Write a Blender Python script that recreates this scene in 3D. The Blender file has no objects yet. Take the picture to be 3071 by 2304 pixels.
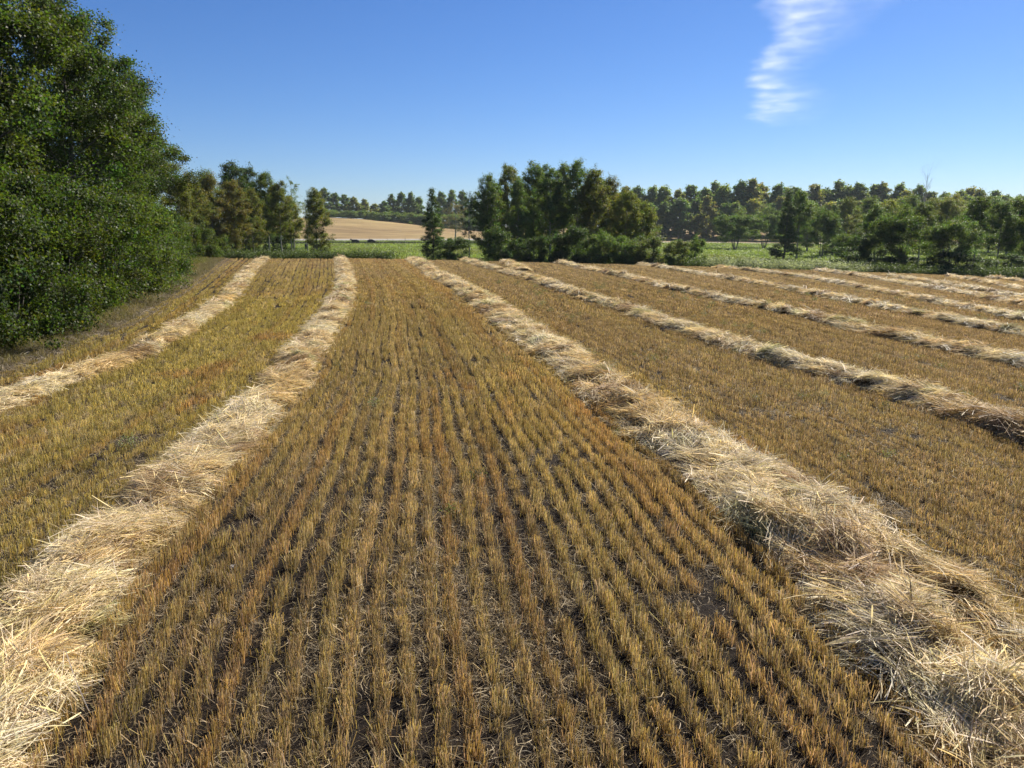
import bpy, math, random
import numpy as np
from mathutils import Vector, Matrix

# ------------------------------------------------------------------ camera, sky, sun, exposure
scene = bpy.context.scene
CAM_H = 3.8
cam_data = bpy.data.cameras.new('camera')
cam_data.sensor_width = 36.0
cam_data.lens = 27.19
cam_data.clip_start = 0.1
cam_data.clip_end = 120000.0
cam = bpy.data.objects.new('camera', cam_data)
scene.collection.objects.link(cam)
cam.location = (0.0, 0.0, CAM_H)
cam.rotation_euler = (math.radians(90.0 - 11.5), 0.0, 0.0)
scene.camera = cam

SUN_AZ = math.radians(42.0)      # clockwise from +Y (straight ahead) towards +X
SUN_EL = math.radians(40.0)
world = bpy.data.worlds.new('World')
scene.world = world
world.use_nodes = True
wn = world.node_tree
for n in list(wn.nodes):
    wn.nodes.remove(n)
w_out = wn.nodes.new('ShaderNodeOutputWorld')
w_bg = wn.nodes.new('ShaderNodeBackground')
w_sky = wn.nodes.new('ShaderNodeTexSky')
w_sky.sky_type = 'NISHITA'
w_sky.sun_disc = False
w_sky.sun_elevation = SUN_EL
w_sky.sun_rotation = SUN_AZ
w_sky.altitude = 700.0
w_sky.air_density = 1.0
w_sky.dust_density = 0.35
w_sky.ozone_density = 3.0
w_hsv = wn.nodes.new('ShaderNodeHueSaturation')
w_hsv.inputs['Saturation'].default_value = 1.18
wn.links.new(w_sky.outputs[0], w_hsv.inputs['Color'])
w_mul = wn.nodes.new('ShaderNodeMix')          # clear, deep northern sky
w_mul.data_type = 'RGBA'; w_mul.blend_type = 'MULTIPLY'
w_mul.inputs[0].default_value = 1.0
w_mul.inputs[7].default_value = (0.66, 0.785, 1.06, 1)
wn.links.new(w_hsv.outputs[0], w_mul.inputs[6])
wn.links.new(w_mul.outputs[2], w_bg.inputs['Color'])
w_bg.inputs['Strength'].default_value = 0.055
wn.links.new(w_bg.outputs[0], w_out.inputs['Surface'])

sun_data = bpy.data.lights.new('sun', 'SUN')
sun_data.energy = 5.0
sun_data.angle = math.radians(0.53)
sun_data.color = (1.0, 0.94, 0.83)
sun = bpy.data.objects.new('sun', sun_data)
scene.collection.objects.link(sun)
sun_dir = Vector((math.sin(SUN_AZ) * math.cos(SUN_EL), math.cos(SUN_AZ) * math.cos(SUN_EL), math.sin(SUN_EL)))
sun.rotation_euler = sun_dir.to_track_quat('Z', 'Y').to_euler()
sun.location = (60, 60, 80)

vs = scene.view_settings
vs.view_transform = 'Standard'
vs.look = 'None'
vs.exposure = 0.95
vs.gamma = 1.0
vs.use_curve_mapping = False
scene.cycles.use_adaptive_sampling = True
scene.cycles.adaptive_threshold = 0.02
scene.cycles.max_bounces = 4
scene.cycles.diffuse_bounces = 2
scene.cycles.glossy_bounces = 2
scene.cycles.transmission_bounces = 4
scene.cycles.volume_bounces = 1
scene.cycles.transparent_max_bounces = 8

rng = np.random.default_rng(11)
COL = scene.collection

# ------------------------------------------------------------------ helpers
_T = np.random.default_rng(3).random((256, 256))
def vnoise(x, y, seed=0):
    x = np.asarray(x, float) + seed * 17.31
    y = np.asarray(y, float) + seed * 9.77
    xi = np.floor(x).astype(int); yi = np.floor(y).astype(int)
    fx = x - xi; fy = y - yi
    fx = fx * fx * (3 - 2 * fx); fy = fy * fy * (3 - 2 * fy)
    a = _T[xi % 256, yi % 256]; b = _T[(xi + 1) % 256, yi % 256]
    c = _T[xi % 256, (yi + 1) % 256]; d = _T[(xi + 1) % 256, (yi + 1) % 256]
    return (a * (1 - fx) + b * fx) * (1 - fy) + (c * (1 - fx) + d * fx) * fy
def fnoise(x, y, seed=0, octaves=3):
    s = 0; a = 1; t = 0
    for o in range(octaves):
        s = s + a * vnoise(x * 2 ** o, y * 2 ** o, seed + o * 5); t += a; a *= 0.5
    return s / t
def ss(t):
    t = np.clip(t, 0, 1)
    return t * t * (3 - 2 * t)

def mesh_np(name, V, F, mat=None, col=None, smooth=False):
    V = np.asarray(V, np.float32); F = np.asarray(F, np.int32)
    me = bpy.data.meshes.new(name)
    me.vertices.add(len(V)); me.vertices.foreach_set('co', V.ravel())
    n, k = F.shape
    me.loops.add(n * k); me.loops.foreach_set('vertex_index', F.ravel())
    me.polygons.add(n); me.polygons.foreach_set('loop_start', np.arange(n, dtype=np.int32) * k)
    if smooth:
        me.polygons.foreach_set('use_smooth', np.ones(n, bool))
    me.update(calc_edges=True)
    if col is not None:
        ca = me.color_attributes.new('Col', 'FLOAT_COLOR', 'POINT')
        c4 = np.ones((len(V), 4), np.float32); c4[:, :3] = col
        ca.data.foreach_set('color', c4.ravel())
    if mat is not None:
        me.materials.append(mat)
    return me

def link(name, data, parent=None, loc=None):
    o = bpy.data.objects.new(name, data)
    COL.objects.link(o)
    if parent is not None:
        o.parent = parent
    if loc is not None:
        o.location = loc
    return o
def tag(o, label=None, cat=None, group=None, kind=None):
    if label: o['label'] = label
    if cat: o['category'] = cat
    if group: o['group'] = group
    if kind: o['kind'] = kind
    return o

class MB:
    """collects boxes and tubes into one quad mesh"""
    def __init__(self):
        self.V = []; self.F = []; self.n = 0
    def add(self, V, F):
        self.V.append(np.asarray(V, float)); self.F.append(np.asarray(F, int) + self.n); self.n += len(V)
    def box(self, c, s, rz=0.0, rx=0.0):
        p = np.array([[x, y, z] for z in (-.5, .5) for y in (-.5, .5) for x in (-.5, .5)]) * np.array(s)
        if rx:
            p = p @ np.array(Matrix.Rotation(rx, 3, 'X')).T
        if rz:
            p = p @ np.array(Matrix.Rotation(rz, 3, 'Z')).T
        self.add(p + np.array(c), [[0, 2, 3, 1], [4, 5, 7, 6], [0, 1, 5, 4], [2, 6, 7, 3], [0, 4, 6, 2], [1, 3, 7, 5]])
    def tube(self, P, R, n=6):
        P = np.asarray(P, float); R = np.asarray(R, float); m = len(P)
        T = np.gradient(P, axis=0); T /= np.linalg.norm(T, axis=1, keepdims=True) + 1e-9
        ref = np.where(np.abs(T[:, 2:3]) > .9, np.array([[1., 0, 0]]), np.array([[0, 0, 1.]]))
        A = np.cross(T, ref); A /= np.linalg.norm(A, axis=1, keepdims=True) + 1e-9
        B = np.cross(T, A)
        an = np.arange(n) / n * 2 * np.pi
        V = (P[:, None] + R[:, None, None] * (np.cos(an)[None, :, None] * A[:, None] + np.sin(an)[None, :, None] * B[:, None])).reshape(-1, 3)
        i = np.arange(m - 1)[:, None] * n; j = np.arange(n)[None]; j2 = (j + 1) % n
        self.add(V, np.stack([i + j, i + j2, i + n + j2, i + n + j], -1).reshape(-1, 4))
    def mesh(self, name, mat=None, smooth=False, col=None):
        return mesh_np(name, np.vstack(self.V), np.vstack([f for f in self.F if len(f)]), mat, col, smooth)

# ------------------------------------------------------------------ materials
def new_mat(name):
    m = bpy.data.materials.new(name); m.use_nodes = True
    nt = m.node_tree
    for n in list(nt.nodes): nt.nodes.remove(n)
    out = nt.nodes.new('ShaderNodeOutputMaterial')
    return m, nt, out
def N(nt, t, **kw):
    n = nt.nodes.new(t)
    for k, v in kw.items():
        if k in ('operation', 'blend_type', 'data_type', 'attribute_name', 'attribute_type', 'noise_dimensions', 'feature', 'interpolation_type', 'vector_type'):
            setattr(n, k, v)
        else:
            n.inputs[k.replace('_', ' ')].default_value = v
    return n
def L(nt, a, b): nt.links.new(a, b)
def ramp(nt, fac, stops):
    r = nt.nodes.new('ShaderNodeValToRGB')
    e = r.color_ramp.elements
    while len(e) < len(stops): e.new(0.5)
    for q, (p, c) in zip(e, stops):
        q.position = p; q.color = (*c, 1) if len(c) == 3 else c
    L(nt, fac, r.inputs['Fac'])
    return r.outputs['Color']
def mixc(nt, fac, a, b, mode='MIX'):
    m = nt.nodes.new('ShaderNodeMix'); m.data_type = 'RGBA'; m.blend_type = mode
    for sock, v in ((m.inputs[0], fac), (m.inputs[6], a), (m.inputs[7], b)):
        if hasattr(v, 'is_linked') or hasattr(v, 'links'): L(nt, v, sock)
        else: sock.default_value = v if not isinstance(v, tuple) else (*v, 1) if len(v) == 3 else v
    return m.outputs[2]
def noise(nt, scale, detail=4, rough=0.55, coord=None, stretch=None):
    n = nt.nodes.new('ShaderNodeTexNoise')
    n.inputs['Scale'].default_value = scale; n.inputs['Detail'].default_value = detail; n.inputs['Roughness'].default_value = rough
    if coord is None:
        g = nt.nodes.new('ShaderNodeNewGeometry'); coord = g.outputs['Position']
    if stretch:
        mp = nt.nodes.new('ShaderNodeMapping'); mp.inputs['Scale'].default_value = stretch
        L(nt, coord, mp.inputs['Vector']); coord = mp.outputs['Vector']
    L(nt, coord, n.inputs['Vector'])
    return n.outputs['Fac']
def principled(nt, out, color, rough=0.8, spec=0.3, bump=None, bstr=0.5, bdist=0.05):
    p = nt.nodes.new('ShaderNodeBsdfPrincipled')
    if isinstance(color, tuple): p.inputs['Base Color'].default_value = (*color, 1)
    else: L(nt, color, p.inputs['Base Color'])
    p.inputs['Roughness'].default_value = rough
    p.inputs['Specular IOR Level'].default_value = spec
    if bump is not None:
        b = nt.nodes.new('ShaderNodeBump'); b.inputs['Strength'].default_value = bstr; b.inputs['Distance'].default_value = bdist
        L(nt, bump, b.inputs['Height']); L(nt, b.outputs['Normal'], p.inputs['Normal'])
    if out is not None: L(nt, p.outputs[0], out.inputs['Surface'])
    return p

def thin_mat(name, rough, spec, trans, tsat=(1.0, 1.0, 1.0), instancer=True, objcol=False):
    """stems, straw, blades and leaves: reflects and lets light through"""
    m, nt, out = new_mat(name)
    c = N(nt, 'ShaderNodeAttribute', attribute_name='Col').outputs['Color']
    if instancer:
        t = N(nt, 'ShaderNodeAttribute', attribute_name='tint', attribute_type='INSTANCER').outputs['Color']
        c = mixc(nt, 1.0, c, t, 'MULTIPLY')
    if objcol:
        oi = nt.nodes.new('ShaderNodeObjectInfo')
        c = mixc(nt, 1.0, c, oi.outputs['Color'], 'MULTIPLY')
    p = principled(nt, None, c, rough, spec)
    tr = nt.nodes.new('ShaderNodeBsdfTranslucent')
    L(nt, mixc(nt, 1.0, c, tsat, 'MULTIPLY'), tr.inputs['Color'])
    mx = nt.nodes.new('ShaderNodeMixShader'); mx.inputs[0].default_value = trans
    L(nt, p.outputs[0], mx.inputs[1]); L(nt, tr.outputs[0], mx.inputs[2])
    L(nt, mx.outputs[0], out.inputs['Surface'])
    return m
M_STEM = thin_mat('stubble_stem', 0.6, 0.08, 0.38, (1.1, 1.0, 0.75))
M_STRAW = thin_mat('straw_strand', 0.5, 0.2, 0.35, (1.05, 1.0, 0.85))
M_BLADE = thin_mat('grass_blade', 0.5, 0.3, 0.4, (1.2, 1.25, 0.6))
M_LEAF = thin_mat('tree_leaf', 0.5, 0.2, 0.5, (1.35, 1.55, 0.45), instancer=False, objcol=True)

def soil_mat():
    m, nt, out = new_mat('field_soil')
    a = noise(nt, 1.3, 5, 0.6); f = noise(nt, 45.0, 3, 0.7); g = noise(nt, 9.0, 4, 0.6)
    base = ramp(nt, a, [(0.3, (0.009, 0.007, 0.006)), (0.7, (0.022, 0.016, 0.012))])
    chaff = ramp(nt, f, [(0.62, (0, 0, 0)), (0.74, (0.4, 0.4, 0.4))])
    c = mixc(nt, chaff, base, (0.26, 0.205, 0.14))
    h = mixc(nt, 0.5, g, f)
    principled(nt, out, c, 0.95, 0.1, h, 0.9, 0.04)
    return m
def verge_mat():
    m, nt, out = new_mat('verge_ground')
    d = N(nt, 'ShaderNodeAttribute', attribute_name='edge_dist').outputs['Fac']
    n1 = noise(nt, 0.6, 4); n2 = noise(nt, 14.0, 4, 0.7); n3 = noise(nt, 60.0, 2, 0.7)
    ad = N(nt, 'ShaderNodeMath', operation='MULTIPLY_ADD'); L(nt, n1, ad.inputs[0]); ad.inputs[1].default_value = 2.0; L(nt, d, ad.inputs[2])
    sc = N(nt, 'ShaderNodeMath', operation='DIVIDE'); L(nt, ad.outputs[0], sc.inputs[0]); sc.inputs[1].default_value = 8.0
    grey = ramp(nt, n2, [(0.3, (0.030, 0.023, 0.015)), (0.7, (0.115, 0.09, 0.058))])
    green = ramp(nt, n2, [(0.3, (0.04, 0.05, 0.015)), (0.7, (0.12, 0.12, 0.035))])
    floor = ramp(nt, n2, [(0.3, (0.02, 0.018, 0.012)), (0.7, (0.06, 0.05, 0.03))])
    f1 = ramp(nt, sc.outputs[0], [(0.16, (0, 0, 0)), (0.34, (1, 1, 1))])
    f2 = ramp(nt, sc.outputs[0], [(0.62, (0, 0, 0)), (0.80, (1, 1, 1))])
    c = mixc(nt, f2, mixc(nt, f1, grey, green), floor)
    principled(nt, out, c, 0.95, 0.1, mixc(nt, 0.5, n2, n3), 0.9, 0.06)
    return m
def meadow_mat():
    m, nt, out = new_mat('meadow_grass')
    a = noise(nt, 0.035, 4, 0.6); b = noise(nt, 0.5, 5, 0.7, stretch=(1, 1, 1)); c3 = noise(nt, 4.0, 4, 0.7)
    base = ramp(nt, a, [(0.35, (0.100, 0.160, 0.026)), (0.52, (0.130, 0.190, 0.034)), (0.68, (0.17, 0.20, 0.045))])
    v = ramp(nt, b, [(0.3, (0.55, 0.55, 0.55)), (0.7, (1.25, 1.25, 1.2))])
    c = mixc(nt, 1.0, base, v, 'MULTIPLY')
    principled(nt, out, c, 0.9, 0.15, mixc(nt, 0.5, b, c3), 1.0, 0.5)
    return m
def hill_mat():
    m, nt, out = new_mat('dry_hill_field')
    a = noise(nt, 0.02, 4, 0.6); b = noise(nt, 0.12, 5, 0.7, stretch=(0.35, 1.6, 1)); c3 = noise(nt, 2.0, 4, 0.7)
    base = ramp(nt, a, [(0.35, (0.24, 0.165, 0.08)), (0.55, (0.30, 0.215, 0.10)), (0.7, (0.32, 0.245, 0.11))])
    v = ramp(nt, b, [(0.3, (0.62, 0.60, 0.58)), (0.7, (1.18, 1.18, 1.14))])
    c = mixc(nt, 1.0, base, v, 'MULTIPLY')
    principled(nt, out, c, 0.95, 0.1, mixc(nt, 0.5, b, c3), 0.8, 0.3)
    return m
def gravel_mat():
    m, nt, out = new_mat('gravel')
    a = noise(nt, 0.4, 4); b = noise(nt, 20.0, 3, 0.7)
    c = mixc(nt, 1.0, ramp(nt, a, [(0.3, (0.40, 0.36, 0.30)), (0.7, (0.52, 0.48, 0.41))]), ramp(nt, b, [(0.3, (0.8, 0.8, 0.8)), (0.7, (1.1, 1.1, 1.1))]), 'MULTIPLY')
    principled(nt, out, c, 0.9, 0.15, b, 0.6, 0.03)
    return m
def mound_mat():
    m, nt, out = new_mat('straw_core_shade')  # straw colour darkened so gaps between the strands read as shade
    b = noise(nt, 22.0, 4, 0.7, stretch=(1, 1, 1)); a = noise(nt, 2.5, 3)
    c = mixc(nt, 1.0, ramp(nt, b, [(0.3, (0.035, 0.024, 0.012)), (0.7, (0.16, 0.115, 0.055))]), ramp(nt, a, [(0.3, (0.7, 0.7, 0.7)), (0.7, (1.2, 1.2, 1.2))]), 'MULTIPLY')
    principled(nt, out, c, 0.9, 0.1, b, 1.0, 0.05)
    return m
def bark_mat(name, c1, c2):
    m, nt, out = new_mat(name)
    b = noise(nt, 6.0, 4, 0.65, stretch=(1, 1, 0.25))
    principled(nt, out, ramp(nt, b, [(0.35, c1), (0.65, c2)]), 0.9, 0.15, b, 0.6, 0.03)
    return m
def plain_mat(name, c1, c2, scale=5.0, rough=0.8, spec=0.25):
    m, nt, out = new_mat(name)
    b = noise(nt, scale, 4, 0.6)
    principled(nt, out, ramp(nt, b, [(0.3, c1), (0.7, c2)]), rough, spec, b, 0.3, 0.02)
    return m
M_SOIL = soil_mat(); M_VERGE = verge_mat(); M_MEADOW = meadow_mat(); M_HILL = hill_mat(); M_GRAVEL = gravel_mat(); M_MOUND = mound_mat()
M_BARK = bark_mat('poplar_bark', (0.055, 0.048, 0.04), (0.17, 0.155, 0.125))
M_PALEBARK = bark_mat('aspen_bark', (0.12, 0.11, 0.085), (0.36, 0.34, 0.27))
M_DEADWOOD = bark_mat('dead_wood', (0.20, 0.18, 0.16), (0.38, 0.35, 0.31))
M_POST = plain_mat('weathered_post', (0.11, 0.095, 0.08), (0.22, 0.2, 0.17), 8.0)

# ------------------------------------------------------------------ terrain
def zedge(x):
    b = .44 - .032 * np.asarray(x, float); b = -1.6 + np.logaddexp(0, (b + 1.6) * 3) / 3
    return -np.logaddexp(-6 * .74, -6 * b) / 6
def ground_z(x, y):
    x = np.asarray(x, float); y = np.asarray(y, float)
    ze = zedge(x); S = np.sin(np.pi / 2 * np.clip((y - 4) / 66, 0, 1))
    zm = -1.3 - .012 * np.clip(x, 0, 100)
    z = ze * S; z = z + (zm - ze) * ss((y - 70) / 55)
    z = z + 10.3 * np.exp(-((x + 105) / 75) ** 2) * ss((y - 305) / 125) + 3.5 * ss((y - 320) / 80) * ss((x + 20) / 80)
    return z
def gz(x, y): return float(ground_z(x, y))
def field_left(y):      # left edge of the stubble
    return np.interp(y, [-60, 0, 10, 18.8, 22.3, 28.5, 35.1, 47.5, 60, 70.4, 76, 120], [-9, -11.4, -12.2, -12.7, -13.1, -14.1, -15.8, -19.2, -23, -26.2, -28, -28])
def field_end(x):       # far edge of the stubble
    return 75.5 + 4 * np.exp(-((np.asarray(x, float) - 20) / 15) ** 2)
def road_y(x):
    return 288 + 0.05 * np.asarray(x, float)

def build_ground():
    xs = np.concatenate([-np.geomspace(3500, 60, 16), np.arange(-58, -20, 2.0), np.arange(-20, 60, 1.0), np.arange(60, 140, 3.0), np.geomspace(142, 3500, 16)])
    ys = np.concatenate([[-400, -200, -120, -80], np.arange(-60, 0, 4.0), np.arange(0, 130, 1.0), np.arange(130, 470, 4.0), np.geomspace(472, 4500, 18)])
    i0 = int(np.argmin(abs(xs + 16))); j0 = int(np.argmin(abs(ys - 76))); j1 = int(np.argmin(abs(ys - 290)))
    X, Y = np.meshgrid(xs, ys, indexing='ij')
    Y = Y + (field_end(X) - ys[j0]) * np.exp(-((Y - ys[j0]) / 14) ** 2) + (np.clip(road_y(X), 150, 420) - ys[j1]) * np.exp(-((Y - ys[j1]) / 60) ** 2)
    X = X + (field_left(Y) - xs[i0]) * np.exp(-((X - xs[i0]) / 16) ** 2)
    Z = ground_z(X, Y) + (fnoise(X * .35, Y * .35, 2) - .5) * .05
    nx, ny = len(xs), len(ys)
    V = np.stack([X, Y, Z], -1).reshape(-1, 3)
    I, J = np.meshgrid(np.arange(nx - 1), np.arange(ny - 1), indexing='ij')
    Q = np.stack([I * ny + J, (I + 1) * ny + J, (I + 1) * ny + J + 1, I * ny + J + 1], -1).reshape(-1, 4)
    I = I.ravel(); J = J.ravel()
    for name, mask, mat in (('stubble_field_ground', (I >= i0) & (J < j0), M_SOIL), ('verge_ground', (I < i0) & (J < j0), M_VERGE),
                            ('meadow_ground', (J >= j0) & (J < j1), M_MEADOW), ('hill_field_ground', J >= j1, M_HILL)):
        q = Q[mask]; u, inv = np.unique(q, return_inverse=True)
        me = mesh_np(name, V[u], inv.reshape(q.shape), mat, None, True)
        if name == 'verge_ground':
            at = me.attributes.new('edge_dist', 'FLOAT', 'POINT')
            at.data.foreach_set('value', (field_left(V[u][:, 1]) - V[u][:, 0]).astype(np.float32))
        tag(link(name, me), kind='structure')
build_ground()

def build_road():
    xs = np.arange(-420, 760, 6.0)
    off = np.array([-4.6, -3.4, -2.9, 0, 2.9, 3.4, 4.6]); h = np.array([-0.25, .55, .75, .82, .75, .55, -0.25])
    X = np.repeat(xs[:, None], len(off), 1); Y = road_y(xs)[:, None] + off[None] - 6.0
    Z = ground_z(xs, road_y(xs) - 6.0)[:, None] + h[None] * np.where(xs < 0, 1, .4)[:, None] + .02
    n, m = X.shape
    V = np.stack([X, Y, Z], -1).reshape(-1, 3)
    I, J = np.meshgrid(np.arange(n - 1), np.arange(m - 1), indexing='ij')
    Q = np.stack([I * m + J, (I + 1) * m + J, (I + 1) * m + J + 1, I * m + J + 1], -1).reshape(-1, 4)
    tag(link('gravel_road', mesh_np('gravel_road', V, Q, M_GRAVEL, None, True)), kind='structure')
build_road()

# ------------------------------------------------------------------ scattering of stems, straw and grass
def proto_collection(name, meshes):
    c = bpy.data.collections.new(name)
    for i, me in enumerate(meshes):
        o = bpy.data.objects.new('%s_%02d' % (name, i), me)
        c.objects.link(o)
    return c
_groups = {}
def scatter_group(coll):
    if coll.name in _groups: return _groups[coll.name]
    ng = bpy.data.node_groups.new('scatter_' + coll.name, 'GeometryNodeTree')
    ng.interface.new_socket('Geometry', in_out='INPUT', socket_type='NodeSocketGeometry')
    ng.interface.new_socket('Geometry', in_out='OUTPUT', socket_type='NodeSocketGeometry')
    a = ng.nodes.new('NodeGroupInput'); b = ng.nodes.new('NodeGroupOutput')
    ci = ng.nodes.new('GeometryNodeCollectionInfo'); ci.inputs['Collection'].default_value = coll
    ci.inputs['Separate Children'].default_value = True; ci.inputs['Reset Children'].default_value = True
    ip = ng.nodes.new('GeometryNodeInstanceOnPoints'); ip.inputs['Pick Instance'].default_value = True
    def attr(nm, t):
        n = ng.nodes.new('GeometryNodeInputNamedAttribute'); n.data_type = t; n.inputs['Name'].default_value = nm
        return n.outputs['Attribute']
    e2r = ng.nodes.new('FunctionNodeEulerToRotation')
    ng.links.new(attr('rot', 'FLOAT_VECTOR'), e2r.inputs[0])
    ng.links.new(a.outputs[0], ip.inputs['Points'])
    ng.links.new(ci.outputs[0], ip.inputs['Instance'])
    ng.links.new(attr('idx', 'INT'), ip.inputs['Instance Index'])
    ng.links.new(e2r.outputs[0], ip.inputs['Rotation'])
    ng.links.new(attr('scl', 'FLOAT_VECTOR'), ip.inputs['Scale'])
    ng.links.new(ip.outputs[0], b.inputs[0])
    _groups[coll.name] = ng
    return ng
def scatter(name, P, rot, scl, tint, coll, parent=None):
    n = len(P)
    me = bpy.data.meshes.new(name)
    me.vertices.add(n); me.vertices.foreach_set('co', np.asarray(P, np.float32).ravel())
    for nm, arr in (('rot', rot), ('scl', scl)):
        at = me.attributes.new(nm, 'FLOAT_VECTOR', 'POINT'); at.data.foreach_set('vector', np.asarray(arr, np.float32).ravel())
    at = me.attributes.new('idx', 'INT', 'POINT'); at.data.foreach_set('value', rng.integers(0, len(coll.objects), n).astype(np.int32))
    at = me.attributes.new('tint', 'FLOAT_COLOR', 'POINT')
    c4 = np.ones((n, 4), np.float32); c4[:, :3] = tint
    at.data.foreach_set('color', c4.ravel())
    o = link(name, me, parent)
    md = o.modifiers.new('scatter', 'NODES'); md.node_group = scatter_group(coll)
    return o

def in_view(x, y, margin=5.0):
    return (np.abs(x) < 0.70 * np.asarray(y) + margin) & (y > 2.6)

def ribbons(P, W, side, col, name, mat):
    """P (n,k,3) centre lines, W (n,k) half widths, side (n,3): n ribbons in one mesh"""
    n, k, _ = P.shape
    A = P + W[..., None] * side[:, None]; B = P - W[..., None] * side[:, None]
    V = np.stack([A, B], 2).reshape(-1, 3)
    base = np.arange(n)[:, None] * (2 * k); j = np.arange(k - 1)[None] * 2
    F = np.stack([base + j, base + j + 1, base + j + 3, base + j + 2], -1).reshape(-1, 4)
    return mesh_np(name, V, F, mat, np.repeat(col, 2 * k, 0))

def stubble_mesh(i, length, n, w, band=.030):
    r = np.random.default_rng(100 + i)
    y = (r.random(n) - .5) * length
    # stems grow in tufts
    tuft = r.random(9) * length - length / 2
    y = np.where(r.random(n) < .6, tuft[r.integers(0, 9, n)] + r.normal(0, .014, n), y)
    x = r.normal(0, band, n)
    h = np.clip(r.normal(.165, .018, n), .05, .22) * np.where(r.random(n) < .22, r.uniform(.3, .8, n), 1)
    lean = r.normal(0, .09, (n, 2)) * np.where(r.random((n, 1)) < .10, 6.0, 1.0); bend = r.normal(0, .008, (n, 2))
    t = np.array([0, .55, 1.0])
    P = np.zeros((n, 3, 3))
    P[..., 0] = x[:, None] + lean[:, :1] * h[:, None] * t + bend[:, :1] * t ** 2
    P[..., 1] = y[:, None] + lean[:, 1:] * h[:, None] * t + bend[:, 1:] * t ** 2
    P[..., 2] = h[:, None] * t - .01
    a = r.random(n) * np.pi
    side = np.stack([np.cos(a), np.sin(a), np.zeros(n)], -1)
    W = np.clip(r.normal(w, w * .25, n), w * .4, None)[:, None] * np.array([1, 1, 1.0])
    c = np.ones((n, 3)) * np.clip(np.exp(r.normal(-.12, .48, n)), .18, 1.75)[:, None]
    c[:, 0] *= r.uniform(.90, 1.12, n); c[:, 2] *= r.uniform(.6, 1.5, n)
    return ribbons(P, W, side, c, 'stubble_tuft', M_STEM)
C_STUB_NEAR = proto_collection('stubble_near', [stubble_mesh(i, .26, 96, .0021, .036) for i in range(14)])
C_STUB_MID = proto_collection('stubble_mid', [stubble_mesh(30 + i, .40, 96, .0031, .036) for i in range(10)])
C_STUB_FAR = proto_collection('stubble_far', [stubble_mesh(60 + i, .80, 96, .0056, .038) for i in range(10)])

# windrow centre lines: (x, y) on the ground, metres
PATHS = {
    'W1': [(-23.62, 74.52), (-18.14, 54.0), (-13.66, 37.76), (-11.66, 29.16), (-10.74, 24.17), (-10.3, 20.28), (-10.32, 17.68), (-10.39, 16.2), (-10.38, 15.26)],
    'W2': [(-16.55, 75.65), (-10.8, 50.35), (-8.74, 40.71), (-7.48, 33.33), (-6.63, 28.07), (-6.07, 22.65), (-5.41, 18.96), (-5.29, 17.08), (-5.14, 14.89), (-5.0, 13.13), (-4.81, 11.74), (-4.83, 10.84), (-4.65, 9.46), (-4.6, 8.38), (-4.62, 7.48), (-4.46, 6.76), (-4.24, 6.15), (-4.08, 5.64)],
    'W3': [(-9.46, 75.09), (-5.48, 54.34), (-2.7, 42.68), (-1.28, 35.09), (-0.25, 29.91), (0.39, 25.92), (1.07, 22.94), (1.53, 20.48), (1.9, 18.54), (2.27, 16.86), (2.47, 15.51), (2.69, 14.31), (3.05, 12.38), (3.44, 10.93), (3.5, 9.52), (3.71, 8.42), (3.83, 7.52), (3.89, 6.8), (3.87, 6.17), (3.96, 5.66), (3.99, 5.21)],
    'W4': [(-4.5, 75.33), (-1.34, 60.87), (0.39, 54.47), (1.79, 49.32), (2.83, 43.18), (3.93, 37.54), (4.87, 33.9), (5.55, 30.26), (6.14, 27.56), (6.67, 25.17), (7.12, 23.08), (7.46, 21.2), (7.82, 19.79), (8.46, 18.4), (8.84, 16.81), (9.07, 15.32), (9.2, 14.44), (9.23, 13.52)],
    'W4b': [(-0.5, 77.45), (1.39, 60.29)],
    'W5': [(3.79, 81.06), (5.72, 67.96), (8.09, 56.71), (9.07, 49.95), (9.23, 46.36), (10.49, 40.0), (11.58, 35.52), (12.44, 31.91), (12.69, 27.97), (13.29, 25.64), (13.61, 23.35), (14.03, 20.94)],
    'W6': [(13.25, 75.84), (13.95, 70.46), (15.72, 60.28), (16.87, 52.09), (17.3, 44.66), (17.7, 39.29), (17.92, 34.82), (18.07, 31.23), (18.24, 27.44)],
    'W7': [(22.53, 68.01), (23.89, 61.94), (23.15, 51.61), (22.78, 44.45), (22.3, 38.72), (21.84, 32.99)],
    'W8': [(30.33, 78.81), (30.11, 67.31), (29.12, 57.02), (28.5, 49.66), (26.72, 40.51)],
    'W9': [(33.26, 65.74), (32.69, 57.06), (30.35, 46.1)],
    'W10': [(39.87, 68.72), (36.32, 55.3)],
    'W11': [(43.94, 70.47), (43.82, 66.84)],
}
EXT0 = {'W1': -10.4, 'W2': -3.3, 'W3': 4.2, 'W4': 9.9, 'W5': 15.0, 'W6': 18.6, 'W7': 21.8, 'W8': 26.0, 'W9': 29.0, 'W10': 34.0, 'W11': 41.0}
YY = np.arange(0, 84, .25)
LINE = {}
for k, p in PATHS.items():
    if k == 'W4b': continue
    p = sorted([(b, a) for a, b in p])
    ys = [0.0] + [q[0] for q in p] + ([84.0] if p[-1][0] < 83 else [])
    sl = (p[-1][1] - p[-2][1]) / (p[-1][0] - p[-2][0])
    sl = np.clip(sl, -.30, .12)
    xs = [EXT0[k]] + [q[1] for q in p] + ([p[-1][1] + sl * (84 - p[-1][0])] if p[-1][0] < 83 else [])
    v = np.interp(YY, ys, xs)
    kern = np.exp(-np.linspace(-2, 2, 17) ** 2); kern /= kern.sum()
    v = np.convolve(np.pad(v, 8, mode='edge'), kern, 'valid')
    LINE[k] = v
def line_x(k, y): return np.interp(y, YY, LINE[k])
ORDER = ['W1', 'W2', 'W3', 'W4', 'W5', 'W6', 'W7', 'W8', 'W9', 'W10', 'W11']
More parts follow.
